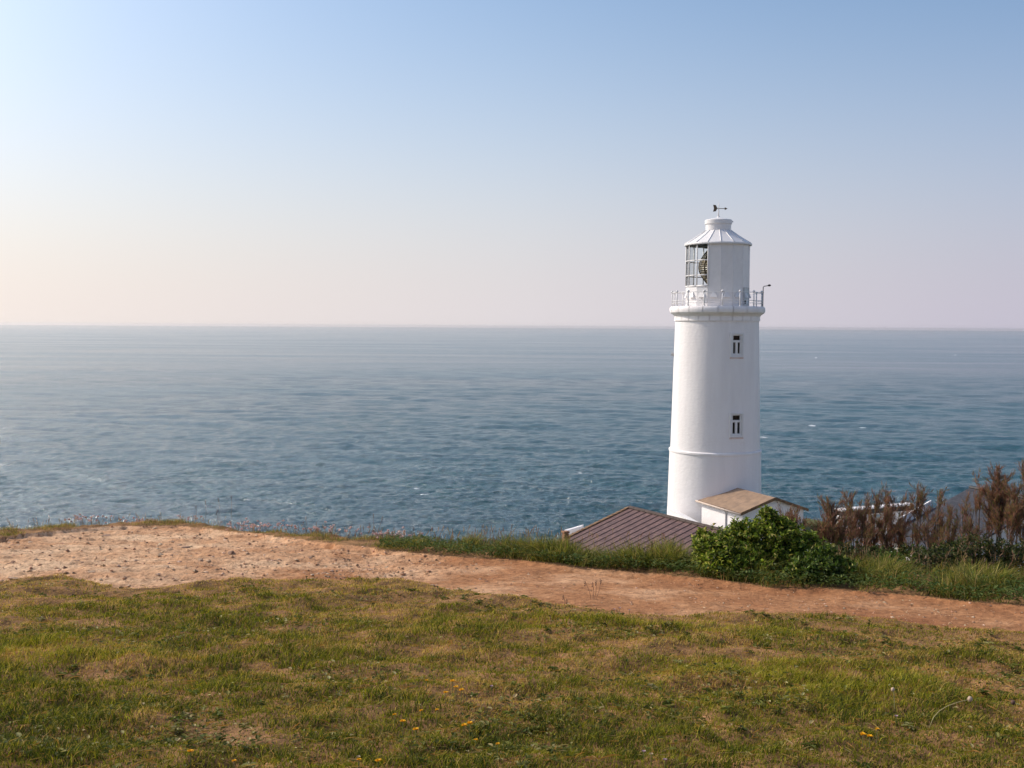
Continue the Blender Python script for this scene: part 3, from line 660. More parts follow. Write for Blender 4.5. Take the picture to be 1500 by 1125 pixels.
wlf, wlb = inset(Elf, -0.25, -g), inset(Elb, 0.1, -g); wrf, wrb = inset(Erf, -0.25, g), inset(Erb, 0.1, g)
zb_ = -17.4
mb = MB()
apex = Rf - u * 0.25; apb = Rb + u * 0.1
pts = [V3(wlf.x, wlf.y, zb_), V3(wrf.x, wrf.y, zb_), V3(wrf.x, wrf.y, zw), V3(apex.x, apex.y, zr_ - 0.13), V3(wlf.x, wlf.y, zw),
       V3(wlb.x, wlb.y, zb_), V3(wrb.x, wrb.y, zb_), V3(wrb.x, wrb.y, zw), V3(apb.x, apb.y, zr_ - 0.13), V3(wlb.x, wlb.y, zw)]
mb.add(pts, [(0, 1, 2, 3, 4), (9, 8, 7, 6, 5), (5, 0, 4, 9), (1, 6, 7, 2)])
mb.build('wall', M['white'], an)
mb = MB()
for a_, b_ in ((Elf, Rf), (Rf, Erf)):
    mb.hexa([a_ + u * 0.02 + V3(0, 0, -0.20), b_ + u * 0.02 + V3(0, 0, -0.20), b_ - u * 0.03 + V3(0, 0, -0.20), a_ - u * 0.03 + V3(0, 0, -0.20)], [a_ + u * 0.02 + V3(0, 0, 0.03), b_ + u * 0.02 + V3(0, 0, 0.03), b_ - u * 0.03 + V3(0, 0, 0.03), a_ - u * 0.03 + V3(0, 0, 0.03)])
mb.build('bargeboard', M['lichened_tile'], an)
gut = MB().tube([Elb + p_ * 0.05 - u * 0.25 + V3(0, 0, -0.10), Elf + p_ * 0.05 + V3(0, 0, -0.12)], 0.075, 8)
gut.build('gutter', rough_mat('gutter_paint', (0.45, 0.36, 0.30), (0.56, 0.46, 0.39), 3), an, smooth=True)
dpp = inset(Elf, -2.6, -g + 0.07)
MB().tube([V3(dpp.x, dpp.y, ze_ - 0.12) + p_ * 0.25, V3(dpp.x, dpp.y, ze_ - 0.45), V3(dpp.x, dpp.y, -17.3)], 0.06, 8).build('downpipe', M['white_metal'], an, smooth=True)
# wall running from the tower's foot past the annex
wa0, wa1 = V3(*at(980, 747, 91.0)), V3(*at(1040, 781, 81.5))
dirw = (wa1 - wa0); dirw.z = 0; nrm = V3(-dirw.y, dirw.x, 0).normalized()
if nrm.x < 0: nrm = -nrm
mb = MB()
q0, q1 = wa0, wa1
mb.hexa([V3(q0.x, q0.y, -18.5), V3(q1.x, q1.y, -18.5), V3(q1.x, q1.y, -18.5) + nrm * 0.4, V3(q0.x, q0.y, -18.5) + nrm * 0.4], [q0, q1, q1 + nrm * 0.4, q0 + nrm * 0.4])
bw = tag(empty('boundary_wall', (0, 0, 0)), 'low white rendered wall running from the foot of the lighthouse along the annex', 'wall')
mb.build('wall', M['white'], bw)
mb = MB(); e0 = V3(0, 0, 0.003); e1 = V3(0, 0, 0.10)
mb.hexa([q0 + e0 - nrm * 0.02, q1 + e0 - nrm * 0.02, q1 + e0 + nrm * 0.45, q0 + e0 + nrm * 0.45], [q0 + e1 - nrm * 0.02, q1 + e1 - nrm * 0.02, q1 + e1 + nrm * 0.45, q0 + e1 + nrm * 0.45])
mb.build('coping', M['white_metal'], bw)

# cottage with the purple slate roof
P1 = V3(*at(922, 743.5, 70)); ud = V3(4, -7, 0).normalized(); pd = V3(-0.868, -0.496, 0)
P2 = P1 + ud * 10.5
def down(P, t, dz): return P + pd * t + V3(0, 0, -dz)
E1 = down(P1, 6.6, 2.15); E2 = down(P2, 6.6, 2.15)
Q1 = P1 - pd * 5.0 + V3(0, 0, -1.9); Q2 = P2 - pd * 5.0 + V3(0, 0, -1.9)
ct = tag(empty('cottage', (0, 0, 0)), 'low cottage with a purple brown slate roof in front of the lighthouse', 'house')
uv_roof('roof', (E1, E2, P2, P1), M['purple_slate'], ct, 0.12); uv_roof('roof', (Q2, Q1, P1, P2), M['purple_slate'], ct, 0.12)
mb = MB(); nrm_ = (E2 - E1).cross(P1 - E1).normalized(); nrm_ = nrm_ if nrm_.z > 0 else -nrm_
for i in range(1, 17):
    a_ = E1 + ud * (10.5 * i / 16.5) + nrm_ * 0.015; b_ = P1 + ud * (10.5 * i / 16.5) + nrm_ * 0.015
    mb.tube([a_, b_], 0.024, 6)
mb.build('roof_rolls', rough_mat('dark_lead', (0.06, 0.045, 0.045), (0.10, 0.076, 0.074), 4, 0.6), ct, smooth=True)
mb = MB()
nseg = 18
for i in range(nseg):
    a_ = P1 + ud * (10.5 * (i + 0.02) / nseg); b_ = P1 + ud * (10.5 * (i + 0.98) / nseg); mb.tube([a_ + V3(0, 0, 0.01), b_ + V3(0, 0, 0.01)], 0.13, 8)
mb.build('ridge_tiles', rough_mat('dark_ridge', (0.05, 0.035, 0.03), (0.11, 0.08, 0.07), 5, 0.8), ct, smooth=True, angle=40)
mb = MB()
for i in range(20):
    a_ = E1 + (P1 - E1) * ((i + 0.02) / 20) + ud * -0.02; b_ = E1 + (P1 - E1) * ((i + 0.99) / 20) + ud * -0.02
    mb.hexa([a_ - ud * 0.12 + V3(0, 0, -0.2), a_ + ud * 0.12 + V3(0, 0, -0.2), b_ + ud * 0.12 + V3(0, 0, -0.2), b_ - ud * 0.12 + V3(0, 0, -0.2)], [a_ - ud * 0.12 + V3(0, 0, 0.10), a_ + ud * 0.12 + V3(0, 0, 0.10), b_ + ud * 0.12 + V3(0, 0, 0.06), b_ - ud * 0.12 + V3(0, 0, 0.06)])
mb.build('verge_tiles', M['lichened_tile'], ct)
mb = MB(); s1 = ud * 0.3
a0_, a1_, a2_ = down(P1 + s1, 6.2, 2.2), down(P2 - s1, 6.2, 2.2), None
c1, c2 = Q1 + s1 + pd * 0.4 + V3(0, 0, -0.05), Q2 - s1 + pd * 0.4 + V3(0, 0, -0.05)
t1, t2 = P1 + s1 + V3(0, 0, -0.14), P2 - s1 + V3(0, 0, -0.14)
fl = lambda v: V3(v.x, v.y, -17.4)
mb.add([fl(a0_), fl(a1_), fl(c2), fl(c1), a0_, a1_, c2, c1, t1, t2], [(0, 1, 5, 4), (2, 3, 7, 6), (1, 2, 6, 9, 5), (3, 0, 4, 8, 7)])
mb.build('wall', M['white'], ct)
pp = at(828, 788, 66.6)
mb = MB().box((pp[0], pp[1], pp[2] - 1.6), (0.32, 0.32, 3.8), 0.5).box((pp[0], pp[1], pp[2] + 0.37), (0.40, 0.40, 0.12), 0.5)
tag(mb.build('gate_pier', M['terracotta'], None, bevel=0.03), 'orange terracotta pier at the lower left corner of the purple slate roof', 'pier')
b0_, b1_ = V3(*at(824, 779, 70.5)), V3(*at(852, 771, 72.5)); b0_.z = b1_.z = (b0_.z + b1_.z) / 2
mb = MB(); off = V3(0.2, 0.8, 0)
mb.hexa([V3(b0_.x, b0_.y, -18), V3(b1_.x, b1_.y, -18), V3(b1_.x, b1_.y, -18) + off, V3(b0_.x, b0_.y, -18) + off], [b0_, b1_, b1_ + off, b0_ + off])
tag(mb.build('store_block', M['white'], None, bevel=0.03), 'flat white topped block showing behind the left verge of the purple slate roof', 'outbuilding')

# grey slate cottage and the flat roofed white building behind the tamarisks
P1 = V3(*at(1421, 714, 78)); ud = V3(1.5, -4.5, 0).normalized(); pd = V3(-ud.y * -1, -ud.x, 0); pd = V3(-0.9487, -0.3162, 0)
P2 = P1 + ud * 7.0; dz = 3.2; tl = 7.5
E1, E2 = P1 + pd * tl + V3(0, 0, -dz), P2 + pd * tl + V3(0, 0, -dz)
Q1, Q2 = P1 - pd * tl + V3(0, 0, -dz), P2 - pd * tl + V3(0, 0, -dz)
sc_ = tag(empty('cottage', (0, 0, 0)), 'grey slate roofed cottage behind the tamarisk bushes at the far right', 'house')
uv_roof('roof', (E1, E2, P2, P1), M['grey_slate'], sc_, 0.12); uv_roof('roof', (Q2, Q1, P1, P2), M['grey_slate'], sc_, 0.12)
mb = MB()
for i in range(14): mb.tube([P1 + ud * (7 * (i + .02) / 14) + V3(0, 0, .02), P1 + ud * (7 * (i + .98) / 14) + V3(0, 0, .02)], 0.13, 8)
mb.build('ridge_tiles', M['black_metal'], sc_, smooth=True, angle=40)
mb = MB()
for a_, b_, hh_ in ((P1 + (E1 - P1) * 0.80, P1 + (E1 - P1) * 0.44, 0.62),):
    up = V3(0, 0, hh_); dn = V3(0, 0, -0.3); th = ud * 0.14
    mb.hexa([a_ + dn - th, a_ + dn, b_ + dn, b_ + dn - th], [a_ + up - th, a_ + up, b_ + up, b_ + up - th])
mb.build('verge_parapet', M['white'], sc_, bevel=0.02)
mb = MB(); s1 = ud * 0.2; k9 = 0.93
w0, w1, w2, w3 = P1 + s1 + pd * tl * k9 + V3(0, 0, -dz - .05), P2 - s1 + pd * tl * k9 + V3(0, 0, -dz - .05), P2 - s1 - pd * tl * k9 + V3(0, 0, -dz - .05), P1 + s1 - pd * tl * k9 + V3(0, 0, -dz - .05)
mb.add([fl(w0), fl(w1), fl(w2), fl(w3), w0, w1, w2, w3, P1 + s1 - V3(0, 0, .14), P2 - s1 - V3(0, 0, .14)], [(0, 1, 5, 4), (2, 3, 7, 6), (1, 2, 6, 9, 5), (3, 0, 4, 8, 7)])
mb.build('wall', M['white'], sc_)

fb = tag(empty('flat_roofed_building', (0, 0, 0)), 'low white flat roofed building with windows behind the middle tamarisk bushes', 'outbuilding')
A0, A1 = V3(*at(1233, 747, 80)), V3(*at(1338, 741, 83)); A0.z = A1.z = at(1280, 744, 81)[2]
fu = (A1 - A0).normalized(); fv = V3(-fu.y, fu.x, 0); W_ = (A1 - A0).length
def fbox(mbx, u0, u1, v0, v1, z0, z1):
    lo = [A0 + fu * a_ + fv * b_ for a_, b_ in ((u0, v0), (u1, v0), (u1, v1), (u0, v1))]
    mbx.hexa([V3(q.x, q.y, A0.z + z0) for q in lo], [V3(q.x, q.y, A0.z + z1) for q in lo])
mb = MB(); fbox(mb, -0.12, W_, -0.15, 0.62, -0.10, 0.04); mb.build('roof', M['white'], fb, bevel=0.04)
mb = MB(); fbox(mb, 0, W_ - .05, -0.06, 0.58, -0.46, -0.103); mb.build('fascia', M['black_metal'], fb)
mb = MB(); xs = [0, .25, 1.05, 1.45, 2.4, 2.9, 3.9, W_ - 0.05]
for i in range(0, len(xs) - 1, 2): fbox(mb, xs[i], xs[i + 1], 0, .25, -2.9, -0.463)
for i in range(1, len(xs) - 2, 2): fbox(mb, xs[i], xs[i + 1], 0, .25, -2.9, -1.25 if i != 3 else -0.9)
fbox(mb, 0, W_ - .05, 0.42, 0.56, -2.9, -0.463); fbox(mb, 0, .22, .253, 0.417, -2.9, -0.463); fbox(mb, W_ - .3, W_ - .05, .253, 0.417, -2.9, -0.463)
mb.build('wall', M['white'], fb)
M['pale_blue_glass'] = rough_mat('sky_tinted_glass', (0.20, 0.27, 0.31), (0.30, 0.37, 0.41), 2, 0.15, spec=0.6)  # pale blue base colour stands in for sky reflected in the panes
for i in (1, 3, 5):
    mb = MB(); fbox(mb, xs[i] + .05, xs[i + 1] - .05, .10, .13, -1.247 if i != 3 else -.897, -.466); pn = mb.build('window', M['pale_blue_glass'], fb)
    mb = MB()
    for a_, b_ in ((xs[i] + .003, xs[i] + .06), (xs[i + 1] - .06, xs[i + 1] - .003)): fbox(mb, a_, b_, .06, .16, -1.244 if i != 3 else -.894, -.468)
    fbox(mb, xs[i] + .003, xs[i + 1] - .003, .058, .158, -.57, -.466)
    mb.build('frame', M['white_metal'], pn)
tl0 = V3(*at(1218, 783, 72)); tl1 = V3(*at(1262, 778, 72))
mb = MB().hexa([tl0 + V3(0, 0, -1.6), tl1 + V3(0, 0, -1.6), tl1 + V3(0.2, 1.0, -1.6), tl0 + V3(0.2, 1.0, -1.6)], [tl0 + V3(0, 0, -.2), tl1 + V3(0, 0, -.2), tl1 + V3(0.2, 1.0, -.2), tl0 + V3(0.2, 1.0, -.2)])
gw = tag(empty('garden_wall', (0, 0, 0)), 'short wall capped with red tiles below the flat roofed building', 'wall')
mb.build('wall', M['white'], gw)
mb = MB(); d6 = (tl1 - tl0) / 6
for i in range(6):
    a_, b_ = tl0 + d6 * (i + .02), tl0 + d6 * (i + .98)
    mb.hexa([a_ + V3(-.1, -.15, -.197), b_ + V3(-.1, -.15, -.197), b_ + V3(.25, 1.15, -.197), a_ + V3(.25, 1.15, -.197)], [a_ + V3(0, .3, .12), b_ + V3(0, .3, .12), b_ + V3(.2, .8, .12), a_ + V3(.2, .8, .12)])
mb.build('coping_tiles', rough_mat('red_tile', (0.36, 0.15, 0.11), (0.50, 0.25, 0.19), 4, 0.8), gw)

# ------------------------------------------------------------------ sea haze: one closed box of thin pale air
mt, nt, out = new_mat('sea_haze')
pv = N(nt, 'ShaderNodeVolumePrincipled', i_Density=HAZE_DENSITY, i_Anisotropy=0.6); pv.inputs['Color'].default_value = (0.96, 0.92, 0.92, 1)
L(nt, pv.outputs[0], out.inputs['Volume'])
hb_ = MB().box((0, 0, (SEA_Z - 8 + 14) / 2), (90000, 90000, 14 - (SEA_Z - 8))).build('haze', mt)
tag(hb_, kind='stuff')

# ------------------------------------------------------------------ plants: shared builders
def blades(x, y, z, h, w, lean, col, rng, bias=(0.25, -0.1), mid=0.5):
    n = len(x); az = rng.random(n) * 2 * math.pi; la = rng.random(n) * 2 * math.pi
    sx, sy = np.cos(az) * w * 0.5, np.sin(az) * w * 0.5
    lx = (np.cos(la) + bias[0]) * lean * h; ly = (np.sin(la) + bias[1]) * lean * h
    V = np.empty((n, 5, 3))
    V[:, 0] = np.stack([x - sx, y - sy, z - 0.004], 1); V[:, 1] = np.stack([x + sx, y + sy, z - 0.004], 1)
    mx_, my_ = x + lx * 0.33, y + ly * 0.33; mz = z + h * mid
    V[:, 2] = np.stack([mx_ - sx * .8, my_ - sy * .8, mz], 1); V[:, 3] = np.stack([mx_ + sx * .8, my_ + sy * .8, mz], 1)
    V[:, 4] = np.stack([x + lx, y + ly, z + h * np.sqrt(np.maximum(0.15, 1 - 0.55 * lean ** 2))], 1)
    b = np.arange(n)[:, None] * 5
    loops = (b + np.array([[0, 1, 3, 2, 2, 3, 4]])).ravel(); sizes = np.tile([4, 3], n)
    return V.reshape(-1, 3), loops, sizes, np.repeat(col, 5, 0)
def join(parts):
    Vs, Ls, Ss, Cs = [], [], [], []; o = 0
    for V_, l_, s_, c_ in parts: Vs.append(V_); Ls.append(l_ + o); Ss.append(s_); Cs.append(c_); o += len(V_)
    return np.concatenate(Vs), np.concatenate(Ls), np.concatenate(Ss), np.concatenate(Cs)
def leaves(P, D, U_, ln, wd, col, fold=0.25, droop=0.15):
    """pointed oval leaves at P along D, facing U_"""
    D = D / np.linalg.norm(D, axis=1, keepdims=True); Sd = np.cross(D, U_); Sd /= np.linalg.norm(Sd, axis=1, keepdims=True) + 1e-9; Nn = np.cross(Sd, D)
    n = len(P); l_ = ln[:, None]; w_ = wd[:, None] * 0.5
    V_ = np.empty((n, 6, 3))
    V_[:, 0] = P; V_[:, 3] = P + D * l_ - Nn * l_ * droop
    V_[:, 1] = P + D * l_ * .33 + Sd * w_ + Nn * w_ * fold; V_[:, 2] = P + D * l_ * .70 + Sd * w_ * .8 + Nn * w_ * fold - Nn * l_ * droop * .4
    V_[:, 5] = P + D * l_ * .33 - Sd * w_ + Nn * w_ * fold; V_[:, 4] = P + D * l_ * .70 - Sd * w_ * .8 + Nn * w_ * fold - Nn * l_ * droop * .4
    b = np.arange(n)[:, None] * 6
    return V_.reshape(-1, 3), (b + np.array([[0, 1, 2, 3, 0, 3, 4, 5]])).ravel(), np.full(2 * n, 4), np.repeat(col, 6, 0)
def pick(rng, n, cols, probs):
    probs = np.asarray(probs, float); probs = probs / probs.sum(-1, keepdims=True)
    if probs.ndim == 1: idx = rng.choice(len(cols), n, p=probs)
    else: idx = (rng.random((n, 1)) > np.cumsum(probs, 1)).sum(1).clip(0, len(cols) - 1)
    c = np.asarray(cols)[idx]; return c * (0.75 + 0.5 * rng.random((n, 1))) * (1 + 0.12 * (rng.random((n, 3)) - 0.5))

GREEN, LUSH, STRAW, DARK, BROWN = (0.182, 0.180, 0.019), (0.34, 0.305, 0.030), (0.54, 0.37, 0.115), (0.055, 0.072, 0.012), (0.40, 0.22, 0.066)

# ------------------------------------------------------------------ the mown turf in front
rg = np.random.default_rng(3)
n = 620000
y = 2.9 + (10.6 - 2.9) * rg.random(n) ** 1.25; x = (rg.random(n) * 2 - 1) * (0.50 * y + 1.0)
ok = (y < y_bot(x) + 0.05) & (y > 2.9); x, y = x[ok], y[ok]
dry = fbm(x * 0.75 + 3, y * 1.1, 101, 4, 0.55); fine_ = fbm(x * 4.3, y * 4.3, 103, 3); tuft = 0.45 * fbm(x * 1.6 + 9, y * 2.0, 105, 3, 0.6) + 0.55 * fbm(x * 6.5, y * 8.0, 106, 3, 0.6)
edge = sstep(1.6, 0.0, y_bot(x) - y)
dryness = np.clip((dry - 0.59) * 2.8 + 0.45 * edge + 2.3 * (fine_ - 0.5) + 0.42 * sstep(5.0, 7.4, y), 0, 1)
bare = np.maximum(0.5 * sstep(0.66, 0.76, fbm(x * 2.6, y * 3.4, 107, 4)), 0)
def patch(px, py, rx, ry):
    c = gp(px, py); return np.exp(-(((x - c[0]) / rx) ** 2 + ((y - c[1]) / ry) ** 2) ** 1.5)
for q in ((330, 1078, .22, .18), (380, 1090, .16, .12), (285, 1060, .14, .10), (110, 868, .45, .22), (680, 884, .35, .16), (640, 985, .4, .14), (430, 920, .3, .1), (130, 990, .25, .12)):
    bare = np.maximum(bare, patch(*q) * (0.95 if q[1] > 1050 else 0.75))
lush = np.maximum.reduce([patch(900, 915, .8, .22), patch(1060, 925, .5, .2), patch(60, 960, .7, .4), patch(1180, 1000, .8, .5)])
keep = rg.random(len(x)) < (1 - 0.93 * bare) * (0.72 + 0.28 * (1 - dryness))
x, y, dryness, tuft, fine_, lush, edge, bare = [a[keep] for a in (x, y, dryness, tuft, fine_, lush, edge, bare)]
n = len(x)
tf = sstep(0.45, 0.60, tuft)
h = (0.011 + 0.016 * rg.random(n) + 0.052 * tf * rg.random(n) ** 1.3 + 0.030 * lush) * (1 - 0.45 * dryness) * (1 - 0.4 * bare) * (1 - 0.35 * edge)
pr = np.stack([0.9 * (1 - dryness) + .1, 0.30 * (1 - dryness) + 1.2 * lush + 0.15 * tf, 0.10 + 1.3 * dryness, (1.0 * tf * (1 - dryness) + .14) * (1 + 1.2 * sstep(6.0, 4.0, y)), 0.08 + 0.55 * dryness], 1)
col = pick(rg, n, (GREEN, LUSH, STRAW, DARK, BROWN), pr)
wid = (0.0021 + 0.0018 * rg.random(n)) * (0.75 + 0.075 * y)
turf = blades(x, y, H(x, y), h, wid, 0.35 + 0.75 * rg.random(n), col, rg)
# thatch: dead straws lying in the sward, and small rosette leaves (clover, daisy, plantain)
n2 = 13000
y = 2.9 + 7.4 * rg.random(n2) ** 1.3; x = (rg.random(n2) * 2 - 1) * (0.5 * y + 1.0); ok = y < y_bot(x) - 0.02; x, y = x[ok], y[ok]; n2 = len(x)
a = rg.random(n2) * 6.28; P = np.stack([x, y, H(x, y) + 0.006 + 0.02 * rg.random(n2)], 1); D = np.stack([np.cos(a), np.sin(a), 0.35 * (rg.random(n2) - 0.35)], 1)
thatch = leaves(P, D, np.tile([0, 0, 1.0], (n2, 1)), 0.03 + 0.05 * rg.random(n2), 0.002 + 0.0015 * rg.random(n2), pick(rg, n2, ((0.40, 0.28, 0.10), (0.36, 0.28, 0.15), BROWN), (.4, .2, .4)))
n3 = 70000
y = 2.9 + 7.0 * rg.random(n3) ** 1.3; x = (rg.random(n3) * 2 - 1) * (0.5 * y + 1.0)
cl = fbm(x * 1.5 + 40, y * 2.0, 111, 4, 0.6); cl2 = np.maximum.reduce([patch(265, 1098, .36, .14), patch(300, 930, .6, .2), patch(520, 990, .3, .15), patch(1130, 1040, .25, .12), patch(800, 1060, .3, .15), patch(210, 950, .3, .15), patch(1080, 1000, .4, .18), patch(40, 1080, .3, .14)])
ok = (y < y_bot(x) - 0.06) & (rg.random(n3) < np.clip(sstep(0.50, 0.66, cl) * 0.55 + 0.9 * cl2 + 0.03, 0, 1)); x, y = x[ok], y[ok]; n3 = len(x)
a = rg.random(n3) * 6.28; el = 0.15 + 0.7 * rg.random(n3); P = np.stack([x, y, H(x, y) + 0.008 + 0.025 * rg.random(n3)], 1); D = np.stack([np.cos(a), np.sin(a), el], 1)
ln = 0.010 + 0.024 * rg.random(n3) ** 1.8
herbs = leaves(P, D, np.tile([0, 0, 1.0], (n3, 1)), ln, ln * (0.45 + 0.3 * rg.random(n3)), pick(rg, n3, ((0.085, 0.092, 0.020), (0.19, 0.185, 0.045), (0.40, 0.34, 0.16), DARK), (.42, .28, .12, .18)), 0.2, 0.3)
n5 = 26000                                    # broad leaved weeds: flat rosettes of long leaves
wx = (rg.random(2600) * 2 - 1); wy = 3.0 + 6.2 * rg.random(2600) ** 1.2; wx = wx * (0.5 * wy + 0.8)
wk = 0.12 + 0.88 * (fbm(wx * 1.4 + 20, wy * 1.9, 151, 3) > 0.55); ok = (wy < y_bot(wx) - 0.1) & (rg.random(2600) < wk); wx, wy = wx[ok], wy[ok]
cx5 = [gp(*q) for q in ((250, 1095), (215, 1105), (290, 1085), (300, 1100), (235, 1080), (330, 930), (250, 955), (1140, 1040), (790, 1062), (890, 1060), (500, 985), (545, 970), (1070, 1000), (1085, 990), (125, 905), (260, 868), (440, 1000), (20, 1085), (1320, 1075))]
wx = np.concatenate([wx, [c[0] for c in cx5], [c[0] + .05 for c in cx5]]); wy = np.concatenate([wy, [c[1] for c in cx5], [c[1] + .05 for c in cx5]])
nw = len(wx); per = 13; ph = (np.arange(per)[None] * 2.4 + rg.random((nw, 1)) * 6.28); sz = (0.012 + 0.024 * rg.random((nw, 1)) ** 2.2) * (0.7 + 0.5 * rg.random((nw, per)))
Pw = np.stack([np.repeat(wx, per), np.repeat(wy, per), np.repeat(H(wx, wy) + 0.012, per)], 1) + 0.006 * rg.normal(size=(nw * per, 3)); Dw = np.stack([np.cos(ph).ravel(), np.sin(ph).ravel(), 0.1 + 0.5 * rg.random(nw * per)], 1)
tone = pick(rg, nw, ((0.085, 0.105, 0.020), (0.15, 0.16, 0.035), (0.060, 0.070, 0.014), (0.30, 0.27, 0.12)), (.36, .28, .2, .16))
weeds = leaves(Pw, Dw, np.tile([0, 0, 1.0], (nw * per, 1)), sz.ravel(), sz.ravel() * 0.42, np.repeat(tone, per, 0) * (0.75 + 0.5 * rg.random((nw * per, 1))), 0.25, 0.35)
Vt, lt, st_, ct_ = join([turf, thatch, herbs, weeds])
tag(np_mesh('turf_grass', Vt, lt, st_, M['grass'], None, False, ct_), kind='stuff')

# ------------------------------------------------------------------ rough grass along the rim and the verge
n = 170000
x = -12 + 22 * rg.random(n); y0, y1 = y_top(x), np.maximum(y_rim(x), y_top(x) + 0.25) + 0.55
y = y0 + (y1 - y0) * rg.random(n)
tall = sstep(-2.2, 0.6, x); wd_ = y1 - y0
clump = fbm(x * 2.4, y * 2.4, 121, 3, 0.55); clump2 = fbm(x * 0.9 + 5, y * 1.3, 123, 3)
near = sstep(0.0, 0.45, y - y0)
ok = rg.random(n) < (0.25 + 0.75 * near) * (0.45 + 0.55 * tall) * (0.06 + 1.0 * sstep(0.38, 0.56, clump)); x, y, tall, clump, clump2, near = [a[ok] for a in (x, y, tall, clump, clump2, near)]; n = len(x)
tall = tall * (1 - 0.22 * sstep(1.5, 3.0, x))
h = (0.035 + 0.035 * rg.random(n) + tall * (0.035 + 0.21 * sstep(0.38, 0.64, clump)) * (0.5 + 0.7 * rg.random(n))) * (0.35 + 0.65 * near) * (0.8 + 0.4 * clump2)
pr = np.stack([0.5 + 0.6 * tall, 0.35 + 0.7 * tall * near, 0.45 - 0.25 * tall + 0.25 * (1 - near), 0.75 * tall + .1, 0.45 - 0.35 * tall], 1)
col = pick(rg, n, ((0.140, 0.148, 0.028), (0.28, 0.26, 0.055), (0.46, 0.34, 0.13), (0.060, 0.078, 0.022), (0.33, 0.19, 0.07)), pr)
dirn = fbm(x * 3.1, y * 3.1, 125, 2) * 12.0
verge = blades(x, y, H(x, y), h, (0.0045 + 0.006 * rg.random(n) ** 1.5) * (0.55 + 0.45 * tall), 0.25 + 0.95 * rg.random(n), col, rg, (0.9 * np.cos(dirn), 0.9 * np.sin(dirn)))
n3 = 16000                                     # broader verge leaves low down
x = -1.5 + 9 * rg.random(n3); y = y_top(x) + 1.3 * rg.random(n3) ** 1.5; P = np.stack([x, y, H(x, y) + 0.02 + 0.09 * rg.random(n3)], 1); a = rg.random(n3) * 6.28
D = np.stack([np.cos(a), np.sin(a), 0.2 + 0.6 * rg.random(n3)], 1); ln = 0.02 + 0.035 * rg.random(n3)
vl = leaves(P, D, np.tile([0, 0, 1.0], (n3, 1)), ln, ln * 0.4, pick(rg, n3, ((0.07, 0.11, 0.03), (0.14, 0.17, 0.055), DARK), (.5, .3, .2)))
n4 = 2000                                     # seeding stalks
x = -11 + 18 * rg.random(n4); y = y_rim(x) - 0.45 + 0.75 * rg.random(n4); k = rg.random(n4) < (0.25 + 0.75 * fbm(x * 1.8, y, 131, 3) ** 1.2) * (0.5 + .5 * sstep(-3, 0, x)); x, y = x[k], y[k]; n4 = len(x)
hs = (0.10 + 0.14 * rg.random(n4)) * (0.6 + 0.9 * sstep(-2.5, 0.8, x)) * 0.9
stalk = blades(x, y, H(x, y), hs, np.full(n4, 0.004), 0.15 + 0.2 * rg.random(n4), pick(rg, n4, ((0.26, 0.16, 0.09), (0.30, 0.22, 0.10), (0.2, 0.10, 0.07)), (.4, .3, .3)), rg)
tips = stalk[0].reshape(-1, 5, 3)[:, 4]; mids = stalk[0].reshape(-1, 5, 3)[:, 2]; dirs = tips - mids
heads = []
for r in range(3):
    Dd = dirs / np.linalg.norm(dirs, axis=1, keepdims=True) + 0.35 * (rg.random((n4, 3)) - .5)
    heads.append(leaves(tips - Dd * 0.02 * r, Dd, rg.random((n4, 3)) - .5, 0.02 + 0.03 * rg.random(n4), np.full(n4, 0.008), pick(rg, n4, ((0.30, 0.17, 0.12), (0.36, 0.25, 0.14), (0.22, 0.10, 0.08)), (.4, .35, .25))))
Vt, lt, st_, ct_ = join([verge, vl, stalk] + heads)
tag(np_mesh('verge_grass', Vt, lt, st_, M['grass'], None, False, ct_), kind='stuff')

